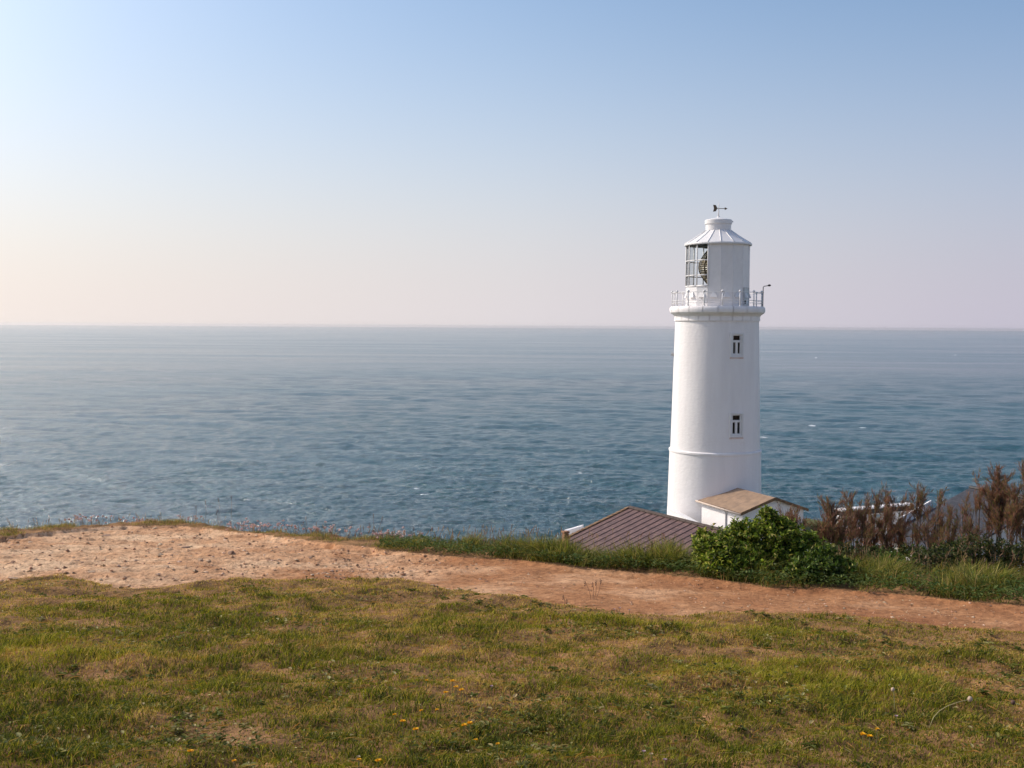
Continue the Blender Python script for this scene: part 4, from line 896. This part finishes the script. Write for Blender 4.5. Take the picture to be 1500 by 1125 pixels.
# ------------------------------------------------------------------ leafy bush by the path
def shoots_bush(name, label, cat, lobes, n_shoots, seed, palette, probs, leaf=(0.035, 0.055), per=13, group=None, narrow=0.42, base=None, bare_stems=60, up=0.5):
    g = np.random.default_rng(seed); root = tag(empty(name, base), label, cat, group); base = np.array(base)
    Ps, Ds, Us, Ls_, Ws, Cs = [], [], [], [], [], []; mb_ = MB()
    wts = np.array([l[3] * l[5] for l in lobes]); wts = wts / wts.sum()
    lob = g.choice(len(lobes), n_shoots, p=wts)
    for i in range(n_shoots):
        cx_, cy_, cz_, rx, ry, rz = lobes[lob[i]]
        d = g.normal(size=3); d /= np.linalg.norm(d); d[2] = abs(d[2]) if g.random() < 0.72 else d[2]
        rr_ = (0.50 + 0.50 * g.random() ** 0.6) * (0.82 + 0.46 * g.random() ** 2.5)
        tip = np.array([cx_ + d[0] * rx * rr_, cy_ + d[1] * ry * rr_, cz_ + d[2] * rz * rr_])
        ax = d * 0.8 + np.array([0, 0, up]) + 0.45 * g.normal(size=3); ax /= np.linalg.norm(ax)
        L_ = 0.07 + 0.07 * g.random(); t = g.random(per) ** 0.6
        ph = g.random() * 6.28 + np.arange(per) * 2.4
        e1 = np.cross(ax, [0.3, 0.2, 1]); e1 /= np.linalg.norm(e1) + 1e-9; e2 = np.cross(ax, e1)
        rad_ = np.cos(ph)[:, None] * e1 + np.sin(ph)[:, None] * e2
        Ps.append(tip + ax * (t[:, None] - 1) * L_); Ds.append(rad_ + ax * (0.35 + 0.7 * t[:, None])); Us.append(np.tile(ax, (per, 1)))
        l_ = leaf[0] + (leaf[1] - leaf[0]) * g.random(per); Ls_.append(l_); Ws.append(l_ * narrow * (0.85 + .3 * g.random(per)))
        Cs.append(pick(g, per, palette, probs) * (0.8 + 0.4 * g.random()))
        if i < bare_stems:
            p0 = Vector(base + np.array([(tip[0] - base[0]) * .25, (tip[1] - base[1]) * .25, 0])) - Vector(base)
            tv = Vector(tip) - Vector(base); mb_.tube([p0, p0.lerp(tv, 0.5) + Vector((0, 0, 0.04)), tv], [0.012, 0.008, 0.003], 5, caps=False)
    V_, l_, s_, c_ = leaves(np.concatenate(Ps) - base, np.concatenate(Ds), np.concatenate(Us), np.concatenate(Ls_), np.concatenate(Ws), np.concatenate(Cs), 0.3, 0.2)
    np_mesh('foliage', V_, l_, s_, M['leaf'], root, False, c_)
    mb_.build('branches', M['bark'], root, smooth=True)
    return root
def lobe(px, py, yy, rx, ry, rz):
    p = at(px, py, yy); return (p[0], p[1], p[2], rx, ry, rz)
EUO = ((0.120, 0.180, 0.022), (0.24, 0.300, 0.036), (0.44, 0.45, 0.10), (0.042, 0.066, 0.015), (0.60, 0.50, 0.19))
bp_ = gp(1115, 850); by = bp_[1] + 0.42
shoots_bush('evergreen_bush', 'dense bright green broad leaved bush at the path edge before the white annex', 'bush',
    [lobe(1112, 815, by, .46, .36, .26), lobe(1125, 785, by, .30, .28, .20), lobe(1060, 806, by - .05, .27, .28, .20), lobe(1165, 806, by + .05, .27, .3, .22), lobe(1088, 830, by - .2, .40, .22, .16), lobe(1040, 812, by + .1, .18, .2, .16), lobe(1128, 764, by, .13, .12, .15), lobe(1122, 752, by, .06, .06, .09), lobe(1150, 772, by, .12, .12, .1), lobe(1030, 792, by, .10, .1, .13), lobe(1085, 778, by, .14, .14, .12), lobe(1185, 792, by, .10, .1, .10)],
    1700, 21, EUO, (.34, .30, .12, .21, .03), leaf=(0.026, 0.046), base=(bp_[0], by, float(H(np.array([bp_[0]]), np.array([by]))[0])))
b2 = gp(1205, 858); by2 = b2[1] + 0.3
shoots_bush('bramble_bush', 'lower darker bramble bush spreading to the right of the dense bright green bush', 'bush',
    [lobe(1196, 830, by2, .20, .24, .14), lobe(1226, 832, by2 + .1, .20, .2, .11), lobe(1206, 812, by2 + .1, .10, .1, .10), lobe(1178, 840, by2 - .1, .18, .15, .12)],
    680, 22, ((0.075, 0.125, 0.020), (0.15, 0.20, 0.035), (0.34, 0.33, 0.10), (0.035, 0.055, 0.014)), (.40, .22, .07, .31), leaf=(0.025, 0.048), per=11, narrow=0.5,
    base=(b2[0], by2, float(H(np.array([b2[0]]), np.array([by2]))[0])))
SCR = ((0.050, 0.072, 0.020), (0.095, 0.115, 0.030), (0.22, 0.17, 0.08), (0.028, 0.036, 0.014))
BRM = ((0.050, 0.070, 0.022), (0.085, 0.095, 0.030), (0.17, 0.12, 0.06), (0.028, 0.035, 0.014), (0.30, 0.19, 0.13))
for (px, py, dd, rx, rz, ns, lab) in ((1225, 812, .95, .24, .14, 260, 'green scrub bush at the foot of the thin tamarisk right of the annex'), (1285, 818, .95, .24, .13, 260, 'low green scrub bush under the slender tamarisk before the flat roofed building'), (1340, 816, .95, .26, .13, 280, 'low green scrub bush beneath the tamarisk beside the slate roof verge'), (1400, 812, .95, .26, .15, 300, 'green scrub bush in front of the left slope of the grey slate roof'),
                                 (1250, 822, .75, .30, .16, 420, 'dark shaded scrub bush under the first tall tamarisks right of the annex'),
                                 (1312, 828, .40, .20, .13, 240, 'rounded grassy green scrub tussock between the path verge and the flat roofed building'),
                                 (1372, 828, .70, .32, .16, 430, 'brown tinged scrub bush with pale flower heads below the grey slate roof verge'),
                                 (1440, 816, .80, .38, .22, 560, 'dark scrub bush with withered pinkish flower heads below the grey slate roof'),
                                 (1502, 822, .80, .34, .22, 440, 'dark scrub bush at the right edge beneath the tallest tamarisk')):
    yy = float(np.interp(at(px, py, 11)[0], *RIM)) + dd; c = at(px, py, yy)
    pal, prb = (BRM, (.3, .22, .14, .28, .06)) if 'green' not in lab else (SCR, (.38, .22, .08, .32)) if 'tussock' not in lab else (((0.07, 0.125, 0.025), (0.13, 0.18, 0.04), DARK), (.5, .3, .2))
    shoots_bush('scrub_bush', lab, 'bush', [(c[0], yy, c[2], rx, .3, rz), (c[0], yy, c[2] - .22, rx * .95, .3, .25)], ns, px, pal, prb, leaf=(0.022, 0.042), per=12, group='scrub along the cliff top',
                base=(c[0], yy, float(H(np.array([c[0]]), np.array([yy]))[0])), bare_stems=25)

# ------------------------------------------------------------------ tamarisks
def tamarisk(px, top, wpx, dep, label, seed, pal_red=0.5, n_main=8, dens=1.0):
    g = np.random.default_rng(seed)
    T = at(px, top, dep); bx = T[0] + 0.02 * g.normal(); bz = float(H(np.array([bx]), np.array([dep]))[0])
    root = tag(empty('tamarisk_bush', (bx, dep, bz)), label, 'bush', 'tamarisk bushes along the cliff top')
    Hh = T[2] - bz; half = wpx / F * dep * 0.52
    mb_ = MB(); Ps, Ds, Ls_ = [], [], []
    def spray(p, d, n_, l0, l1):
        q = d + 0.33 * g.normal(size=(n_, 3)) + np.array([0, 0, 0.3]); q /= np.linalg.norm(q, axis=1, keepdims=True)
        Ps.append(p + 0.008 * g.normal(size=(n_, 3))); Ds.append(q); Ls_.append(l0 + (l1 - l0) * g.random(n_))
    for i in range(n_main):
        u_ = (i + 0.5) / n_main * 2 - 1 + 0.35 * g.normal()
        tip = np.array([u_ * half, 0.35 * half * g.normal() * 1.5, Hh * (1 - 0.08 * abs(u_) ** 1.5 - 0.13 * g.random())])
        b0 = np.array([u_ * half * 0.25, 0.06 * g.normal(), -0.05]); ctrl = np.array([u_ * half * (0.75 + .3 * g.random()), tip[1] * .6, Hh * 0.5])
        ts = np.linspace(0, 1, 10)[:, None]
        pts = (1 - ts) ** 2 * b0 + 2 * ts * (1 - ts) * ctrl + ts ** 2 * tip + 0.018 * g.normal(size=(10, 3)) * (ts > 0.05)
        mb_.tube([Vector(p) for p in pts], list(np.linspace(0.019, 0.003, 10)), 5, caps=False)
        for k in range(int(10 * dens)):
            t = 0.80 + 0.19 * g.random(); f = t * 9; i0 = min(int(f), 8); p = pts[i0] + (pts[i0 + 1] - pts[i0]) * (f - i0); d0 = pts[i0 + 1] - pts[i0]; d0 /= np.linalg.norm(d0)
            d = d0 + np.array([0.50 * g.normal(), 0.45 * g.normal(), 0.40]); d /= np.linalg.norm(d); ln_ = (0.13 + 0.24 * g.random()) * (1.3 - 0.7 * t)
            if p[2] + d[2] * ln_ > Hh * 1.06: ln_ *= 0.5
            e = p + d * ln_ + np.array([0, 0, 0.03]); mb_.tube([Vector(p), Vector((p + e) / 2 + 0.01 * g.normal(size=3)), Vector(e)], [0.0045, 0.003, 0.0015], 4, caps=False)
            for s in range(5):
                a_ = 0.2 + 0.8 * (s + g.random()) / 5; pb = p + (e - p) * a_; dd = d + 0.4 * g.normal(size=3) + np.array([0, 0, .3]); dd /= np.linalg.norm(dd); l2 = 0.06 + 0.09 * g.random()
                eb = pb + dd * l2; mb_.tube([Vector(pb), Vector(eb)], [0.002, 0.001], 3, caps=False)
                for v in range(5): spray(pb + dd * l2 * (v + .5) / 5, dd, 3, 0.035, 0.075)
            spray(e, d, 4, 0.03, 0.06)
        spray(tip, np.array([0, 0, 1.0]), 8, 0.04, 0.08)
    P, D, l_ = np.concatenate(Ps), np.concatenate(Ds), np.concatenate(Ls_); n_ = len(P)
    kz = Hh / P[:, 2].max(); P[:, 2] *= kz; mb_.v = [(a_, b_, c_ * kz) for a_, b_, c_ in mb_.v]
    tint = fbm(P[:, 0] * 6 + seed, P[:, 2] * 4, 5, 3)
    pr_ = np.stack([np.full(n_, pal_red) * (0.5 + tint), np.full(n_, 0.35), 0.5 * (1.2 - tint), np.full(n_, 0.12)], 1)
    c = pick(g, n_, ((0.34, 0.175, 0.122), (0.25, 0.155, 0.108), (0.22, 0.195, 0.075), (0.105, 0.078, 0.052)), pr_)
    V_, lo_, s_, c_ = leaves(P, D, g.normal(size=(n_, 3)), l_, np.full(n_, 0.0052), c, 0.1, 0.1)
    np_mesh('foliage', V_, lo_, s_, M['twig'], root, False, c_)
    mb_.build('branches', M['bark'], root, smooth=True)
    return root
TAM = [(1153, 742, 34, 12.0, 'thin reddish tamarisk bush in front of the gable wall of the white annex', .8, 6, .8),
       (1206, 728, 44, 12.0, 'brown tamarisk bush just right of the white annex corner', .5, 7, .9),
       (1247, 722, 46, 12.3, 'brown tamarisk bush over the left corner of the flat roofed building', .5, 7, .75),
       (1288, 718, 38, 12.6, 'slender tamarisk bush before the middle of the flat roofed building', .6, 6, .9),
       (1312, 712, 36, 12.8, 'upright tamarisk bush in front of the right windows of the flat roofed building', .55, 6, .75),
       (1341, 709, 40, 13.0, 'tamarisk bush over the right end of the flat roofed building beside the slate roof verge', .6, 6, .7),
       (1378, 712, 40, 12.6, 'olive brown tamarisk bush in front of the white verge of the grey slate roof', .4, 6, .55),
       (1403, 722, 40, 12.0, 'low olive tamarisk bush in front of the left slope of the grey slate roof', .35, 5, .5),
       (1430, 692, 46, 12.9, 'tall red tipped tamarisk bush rising over the ridge of the grey slate roof', .7, 6, .6),
       (1470, 682, 46, 12.7, 'tall rust brown tamarisk bush over the right end of the slate roof ridge', .6, 8, .9),
       (1500, 676, 44, 12.3, 'tallest tamarisk bush cut by the right edge of the photo', .6, 8, 1.0),
       (1550, 680, 60, 12.0, 'tamarisk bush standing past the right edge of the photo', .6, 9, 1.1)]
for i, (px, top, wpx, dep, lab, rd, nm, dn) in enumerate(TAM): tamarisk(px, top, wpx * 0.82, dep, lab, 300 + i, rd, nm, dn * 0.9)

# ------------------------------------------------------------------ stones
import bmesh
def rock_mesh(seed, flat):
    g = np.random.default_rng(seed); bm_ = bmesh.new(); bmesh.ops.create_icosphere(bm_, subdivisions=3, radius=0.5)
    pl = [(Vector(g.normal(size=3)).normalized(), 0.26 + 0.16 * g.random()) for _ in range(9)]
    for v in bm_.verts:
        for n_, d in pl:
            e = v.co.dot(n_) - d
            if e > 0: v.co -= n_ * e * 0.9
        k = float(fbm(np.array([v.co.x * 5 + seed]), np.array([v.co.y * 5 + v.co.z * 4]), seed, 3)[0]); v.co *= 0.88 + 0.24 * k
        v.co.z *= flat
    me = bpy.data.meshes.new('stone'); bm_.to_mesh(me); bm_.free(); return me
rocks = [rock_mesh(s, f) for s, f in ((1, .5), (2, .36), (3, .6), (4, .3), (5, .42), (6, .27))]
for i, r in enumerate(rocks): r.materials.append(M['stone'] if i % 3 else M['dark_stone'])
def stone(px, py, size_px, k, label, group=None, sink=0.3, seed=0, sy=0.8):
    p = gp(px, py); g = random.Random(seed * 31 + int(px)); s = size_px / F * p[1]
    o = bpy.data.objects.new('stone', rocks[k % len(rocks)]); COL.objects.link(o)
    z = float(H(np.array([p[0]]), np.array([p[1]]))[0])
    o.scale = (s, s * sy, s * (0.8 + .4 * g.random())); o.rotation_euler = (0.3 * (g.random() - .5), 0.3 * (g.random() - .5), g.random() * 6.28 if sy > .7 else 0.5 * (g.random() - .5))
    o.location = (p[0], p[1], z + s * (0.25 - sink) * 0.55); return tag(o, label, 'stone', group)
BIG = [(272, 793, 18, 0, 'rounded grey brown stone near the middle of the bare patch, largest in its cluster'), (262, 790, 11, 2, 'small pale stone touching the large rounded stone on the bare patch'), (249, 794, 14, 4, 'pale flat stone left of the large rounded stone on the bare patch'),
       (294, 814, 12, 2, 'dark pointed stone standing alone below the large rounded stone'), (155, 778, 19, 3, 'dark flat stone slab just under the turf rim at the left'), (183, 829, 15, 1, 'dark flat stone in the lower bare patch, left one of a pair'),
       (245, 829, 11, 2, 'dark stone in the lower bare patch, right one of a pair'), (132, 836, 17, 5, 'flat brown stone at the turf corner of the bare patch'), (338, 807, 15, 0, 'brown stone lump right of the dark pointed stone'), (362, 808, 11, 1, 'small grey flat stone at the right of the bare patch'),
       (112, 784, 34, 3, 'broad dark rock ledge breaking out of the upper bare slope'), (64, 789, 32, 5, 'low pale rock ledge left of the broad dark ledge'), (30, 795, 30, 1, 'weathered rock ledge near the left edge of the photo'), (540, 830, 9, 2, 'small dark stone on the path, above the row of pale stones'),
       (686, 861, 13, 0, 'dark stone at the right end of the row of stones along the turf edge'), (672, 857, 15, 4, 'pale stone next to the dark end stone of the row along the turf edge'), (620, 849, 11, 5, 'pale flat stone in the middle of the row along the turf edge'), (20, 837, 20, 5, 'flat stone at the lower left edge of the bare patch')]
for i, (px, py, s, k, lab) in enumerate(BIG): stone(px, py, s * 0.9, k, lab, None, 0.25 if s < 25 else 0.42, i, 0.85 if s < 25 else 0.5)
gs = random.Random(8); cnt = 0
while cnt < 50:
    px = gs.uniform(-40, 560) if gs.random() < 0.8 else gs.uniform(560, 1450); p = gp(px, gs.uniform(772, 925))
    if float(path_in(np.array([p[0]]), np.array([p[1]]))[0]) < 0.05: continue
    d = p / p[1]; py = 562.5 - F * float(np.dot(p, UP)) / float(np.dot(p, FW)); big = px < 520
    stone(px, py, gs.choice((4, 5, 5, 6, 7, 8)) if big else gs.choice((3, 3, 4, 5)), gs.randrange(6), 'small loose stone lying on the bare dirt of the path', 'loose stones scattered over the dirt path', 0.15, cnt); cnt += 1
for px, py, s in ((552, 838, 6), (563, 836, 7), (575, 841, 7), (588, 846, 8), (600, 847, 9), (612, 850, 8), (634, 851, 9), (645, 853, 7), (655, 855, 10), (663, 860, 8), (480, 838, 9), (440, 843, 8)):
    stone(px, py, s, int(px) % 6, 'small pale stone in the row along the turf edge of the path', 'row of stones along the turf edge', 0.2, int(py))
ng = 34000
px_ = -10.5 + 17 * rg.random(ng); yb, yt = y_bot(px_), y_top(px_); py_ = yb + (yt - yb) * rg.random(ng); rk = rocky(px_, py_)
ok = rg.random(ng) < 0.30 * fbm(px_ * 1.4, py_ * 2, 141, 3) + 0.25 * rk * sstep(0.45, 0.65, fbm(px_ * 2.2, py_ * 3, 143, 3)); px_, py_, rk = px_[ok], py_[ok], rk[ok]; ng = len(px_)
s = (0.003 + 0.011 * rg.random(ng) ** 4) * (1 + 1.1 * rk); oc = np.array([[1, 0, 0], [0, 1, 0], [-1, 0, 0], [0, -1, 0], [0, 0, .5], [0, 0, -.5]], float)
Vg = oc[None] * s[:, None, None] * (0.55 + 0.9 * rg.random((ng, 6, 1))); a = rg.random(ng) * 6.28; ca, sa = np.cos(a)[:, None], np.sin(a)[:, None]
Vg = np.stack([Vg[..., 0] * ca - Vg[..., 1] * sa, Vg[..., 0] * sa + Vg[..., 1] * ca, Vg[..., 2]], -1) + np.stack([px_, py_, H(px_, py_) + s * 0.2], 1)[:, None]
fc = np.array([0, 1, 4, 1, 2, 4, 2, 3, 4, 3, 0, 4, 1, 0, 5, 2, 1, 5, 3, 2, 5, 0, 3, 5])
tag(np_mesh('gravel', Vg.reshape(-1, 3), (np.arange(ng)[:, None] * 6 + fc).ravel(), np.full(ng * 8, 3), M['petal'], None, False, np.repeat(pick(rg, ng, ((0.58, 0.35, 0.21), (0.46, 0.27, 0.16), (0.68, 0.50, 0.34), (0.30, 0.18, 0.11)), (.42, .25, .25, .08)), 6, 0)), kind='stuff')

# ------------------------------------------------------------------ flowers and single stalks
def curve_stem(p0, p1, bend, r, root, mat, name='stem', n=7):
    pts = [Vector(p0).lerp(Vector(p1), t) + Vector(bend) * math.sin(math.pi * t) for t in [i / (n - 1) for i in range(n)]]
    return MB().tube(pts, r, 6).build(name, mat, root, smooth=True)
M['stem_green'] = rough_mat('stem_green', (0.12, 0.14, 0.04), (0.22, 0.21, 0.08), 12, 0.6)
M['stem_straw'] = rough_mat('stem_straw', (0.30, 0.25, 0.11), (0.42, 0.35, 0.18), 12, 0.7)
M['stem_brown'] = rough_mat('stem_brown', (0.16, 0.09, 0.06), (0.26, 0.15, 0.09), 12, 0.8)
M['seed_head'] = rough_mat('seed_head', (0.40, 0.28, 0.20), (0.55, 0.42, 0.32), 40, 0.9)
M['dark_head'] = rough_mat('dark_head', (0.07, 0.04, 0.035), (0.16, 0.09, 0.07), 60, 0.9)
def petals_head(root, c, r, col, n_p, seed, cup=0.45, name='flower_head', layers=2):
    g = np.random.default_rng(seed); P, D, l_ = [], [], []
    for k in range(layers):
        a_ = np.linspace(0, 6.28, n_p, endpoint=False) + g.random() * 2; e = cup + 0.5 * k
        P.append(np.tile(c, (n_p, 1))); D.append(np.stack([np.cos(a_), np.sin(a_), np.full(n_p, e) + .15 * g.normal(size=n_p)], 1)); l_.append(np.full(n_p, r * (1 - .25 * k)))
    P, D, l_ = np.concatenate(P), np.concatenate(D), np.concatenate(l_); n_ = len(P)
    V_, lo_, s_, c_ = leaves(P, D, np.tile([0, 0, 1.0], (n_, 1)), l_, l_ * (2.8 * 3.14 / n_p), np.asarray(col) * (0.85 + .3 * g.random((n_, 1))), .15, .1)
    return np_mesh(name, V_, lo_, s_, M['petal'], root, False, c_)
def flower(kind, px, py, h, r, label, cat, col, seed, group=None, lean=(0, 0), n_p=11, cup=0.45, stem='stem_green'):
    d = ray(px, py)                           # head where the pixel looks, at height h over the turf
    t = 1.0
    ts = np.linspace(2.5, 14, 2000) / d[1]; pp_ = d[None] * ts[:, None]; zz = H(pp_[:, 0], pp_[:, 1], True) + h
    i = int(np.argmax(pp_[:, 2] < zz)); p = pp_[i]
    bx, by_ = p[0] - lean[0], p[1] - lean[1]; bz = float(H(np.array([bx]), np.array([by_]))[0])
    root = tag(empty(kind, (bx, by_, bz)), label, cat, group); c = Vector((p[0] - bx, p[1] - by_, p[2] - bz))
    curve_stem((0, 0, -0.01), c, (-lean[0] * .25, -lean[1] * .25, 0.02 if lean[0] else 0), 0.0016, root, M[stem])
    if cat == 'seed head':
        MB().ball(c, r, 6, (1, 1, 1.15)).build('head', M['seed_head'] if 'dark' not in label else M['dark_head'], root, smooth=True)
    else: petals_head(root, np.array(c), r, col, n_p, seed, cup)
    return root
YEL = (0.85, 0.46, 0.008)
DAN = [(663, 998, 'topmost yellow flower of the small cluster left of the middle of the lawn'), (668, 1007, 'yellow flower in the middle of the small cluster left of the middle of the lawn'), (676, 1011, 'right hand yellow flower of the small cluster left of the middle of the lawn'), (653, 1015, 'lowest yellow flower of the small cluster left of the middle of the lawn'),
       (625, 997, 'dull yellow flower standing apart to the left of the small cluster'), (590, 1057, 'left one of two yellow flowers beside the dark hollow in the turf'), (609, 1069, 'bright yellow flower at the lower edge of the dark hollow in the turf'), (680, 1063, 'left one of two touching yellow flowers right of the dark hollow'), (688, 1060, 'right one of two touching yellow flowers right of the dark hollow'),
       (554, 1115, 'yellow flower nearest the bottom edge, left of the middle'), (279, 1101, 'single yellow flower in the dark weed patch at lower left'), (343, 1115, 'small yellow flower right of the dark weed patch near the bottom edge'), (1264, 1076, 'left one of two yellow flowers in the lower right turf'), (1274, 1079, 'right one of two yellow flowers in the lower right turf'), (1285, 1068, 'small faint yellow flower above the pair in the lower right turf'), (617, 1041, 'small orange yellow flower above the two flowers by the dark hollow'), (578, 1047, 'faint yellow flower at the upper left of the dark hollow in the turf'), (640, 1040, 'small pale yellow flower between the small cluster and the dark hollow'), (697, 1084, 'small yellow flower under the touching pair right of the dark hollow'), (729, 1090, 'small dull flower furthest right below the touching pair'), (526, 1113, 'small pale yellow flower left of the one nearest the bottom edge')]
for i, (px, py, lab) in enumerate(DAN): flower('dandelion', px, py, 0.055 + 0.01 * (i % 3), 0.0155 if i not in (4, 11, 14, 15, 16, 17, 18, 19, 20) else 0.0105, lab, 'flower', YEL, 500 + i, 'yellow flowers in the turf')
PK = (0.52, 0.36, 0.40)
for i, (px, py, lab) in enumerate([(943, 1102, 'pinkish white flower head near the bottom, left of the bottom pair'), (954, 1106, 'dull brownish flower head touching the pinkish white one near the bottom'), (974, 1114, 'pale flower head by the bottom edge, right of the pinkish white one'), (900, 893, 'pink flower where the turf meets the path, left one of a pair'), (908, 891, 'pink flower where the turf meets the path, right one of a pair'), (922, 894, 'small pink flower right of the pair where turf meets path'), (1313, 1050, 'pale violet flower head in the right lower turf below a dry stalk'), (720, 1006, 'faded pale flower right of the yellow cluster'), (525, 1110, 'cream coloured clover head close to the yellow flower nearest the bottom edge')]):
    flower('clover', px, py, 0.04, 0.011, lab, 'flower', PK if i not in (1, 8) else (0.5, 0.40, 0.25), 540 + i, 'pale flowers in the turf', n_p=9, cup=0.9)
flower('seed_stalk', 1421, 1024, 0.13, 0.011, 'long leaning straw coloured stalk with a round seed head at lower right', 'seed head', YEL, 560, lean=(0.17, -0.02), stem='stem_straw')
flower('seed_stalk', 1308, 1010, 0.12, 0.009, 'upright dry stalk with a small seed head left of the leaning stalk', 'seed head', YEL, 561, lean=(-0.01, 0.0), stem='stem_straw')
flower('seed_stalk', 1484, 1029, 0.05, 0.010, 'dark seed head on a short stalk at the right edge of the lawn', 'seed head', YEL, 562, stem='stem_green')
# plantain sprig on the path
def sprig(px, py, tops, label, rad=0.0022, headr=0.007, mat='stem_brown', group=None, dep=None):
    b_ = gp(px, py); z = float(H(np.array([b_[0]]), np.array([b_[1]]))[0]); root = tag(empty('wild_stalk', (b_[0], b_[1], z)), label, 'wild plant', group)
    for k, (tx, ty) in enumerate(tops):
        t_ = at(tx, ty, b_[1] + 0.02 * k); e = Vector((t_[0] - b_[0], t_[1] - b_[1], t_[2] - z))
        s_ = curve_stem((0.01 * k, 0, -0.02), e, (0.01, 0, 0), rad, root, M[mat])
        hd = MB()
        for j in range(6): hd.ball((e.x + headr * .9 * math.sin(j * 2.4), e.y + headr * .9 * math.cos(j * 2.4), e.z - headr * 1.3 * j), headr * (0.65 + .1 * (j % 3)), 4)
        hd.build('seed_spike', M['dark_head'], root, smooth=True)
    return root
sprig(866, 872, [(857, 852), (868, 853), (873, 851), (880, 849)], 'bunch of dark stalks growing on the lower edge of the path', 0.0018, 0.0055)
sprig(826, 884, [(825, 872), (830, 878)], 'low thin stalks at the lower edge of the path, left of the taller bunch', 0.002, 0.005)
SP = [(300, 768, [(301, 733)], 'tallest dark headed stalk on the rim, left of the middle of the bare patch'), (286, 768, [(287, 741)], 'shorter stalk directly left of the tallest stalk on the rim'), (318, 769, [(319, 746), (317, 750)], 'pair of brown stalks directly right of the tallest stalk on the rim'), (337, 772, [(339, 727)], 'pale tall stalk right of the brown pair on the rim'), (322, 770, [(320, 730)], 'faint pale stalk behind the brown pair on the rim'),
      (545, 792, [(547, 753), (541, 767), (560, 757)], 'branching reddish stalk on the rim in the middle left'), (447, 784, [(448, 757), (444, 764)], 'leafy stalk on the rim above the path bend'), (606, 797, [(606, 772), (603, 778)], 'reddish stalk on the rim left of the taller green grass'), (715, 805, [(718, 776)], 'thin stalk over the rim among the green verge grass'), (740, 808, [(750, 768)], 'leaning thin stalk over the rim, left of the purple slate roof')]
for px, py, tops, lab in SP: sprig(px, py + 2, tops, lab, 0.0017, 0.0062)
# sea pinks on the rim
def sea_pink(px, py, seed):
    g = np.random.default_rng(seed); b_ = gp(px, py); b_[1] += 0.1; z = float(H(np.array([b_[0]]), np.array([b_[1]]))[0])
    root = tag(empty('sea_pink', (b_[0], b_[1], z)), 'clump of pale pink thrift flowering on the turf rim above the sea', 'flower', 'sea pinks along the rim')
    mb_ = MB(); P = []
    for k in range(12):
        o_ = np.array([0.16 * g.normal(), 0.10 * g.normal(), 0.07 + 0.07 * g.random()]); mb_.tube([(o_[0] * .6, o_[1] * .6, -0.02), tuple(o_)], 0.0016, 4, caps=False); P.append(o_)
    mb_.build('stalk_bunch', M['stem_brown'], root)
    P = np.array(P); R_ = np.repeat(P, 12, 0); D = g.normal(size=(len(R_), 3)); D[:, 2] = np.abs(D[:, 2]) * .8
    V_, lo_, s_, c_ = leaves(R_, D, g.normal(size=(len(R_), 3)), np.full(len(R_), .022), np.full(len(R_), .017), np.asarray((0.74, 0.54, 0.50)) * (0.8 + .35 * g.random((len(R_), 1))), .1, .1)
    np_mesh('blossom', V_, lo_, s_, M['petal'], root, False, c_)
for i, (px, py) in enumerate([(118, 772), (132, 770), (178, 765), (192, 765), (206, 765), (218, 765), (270, 765), (345, 774), (362, 776), (380, 778), (400, 780), (436, 784), (475, 786), (500, 788), (555, 793), (572, 794), (590, 796)]): sea_pink(px, py, 700 + i)
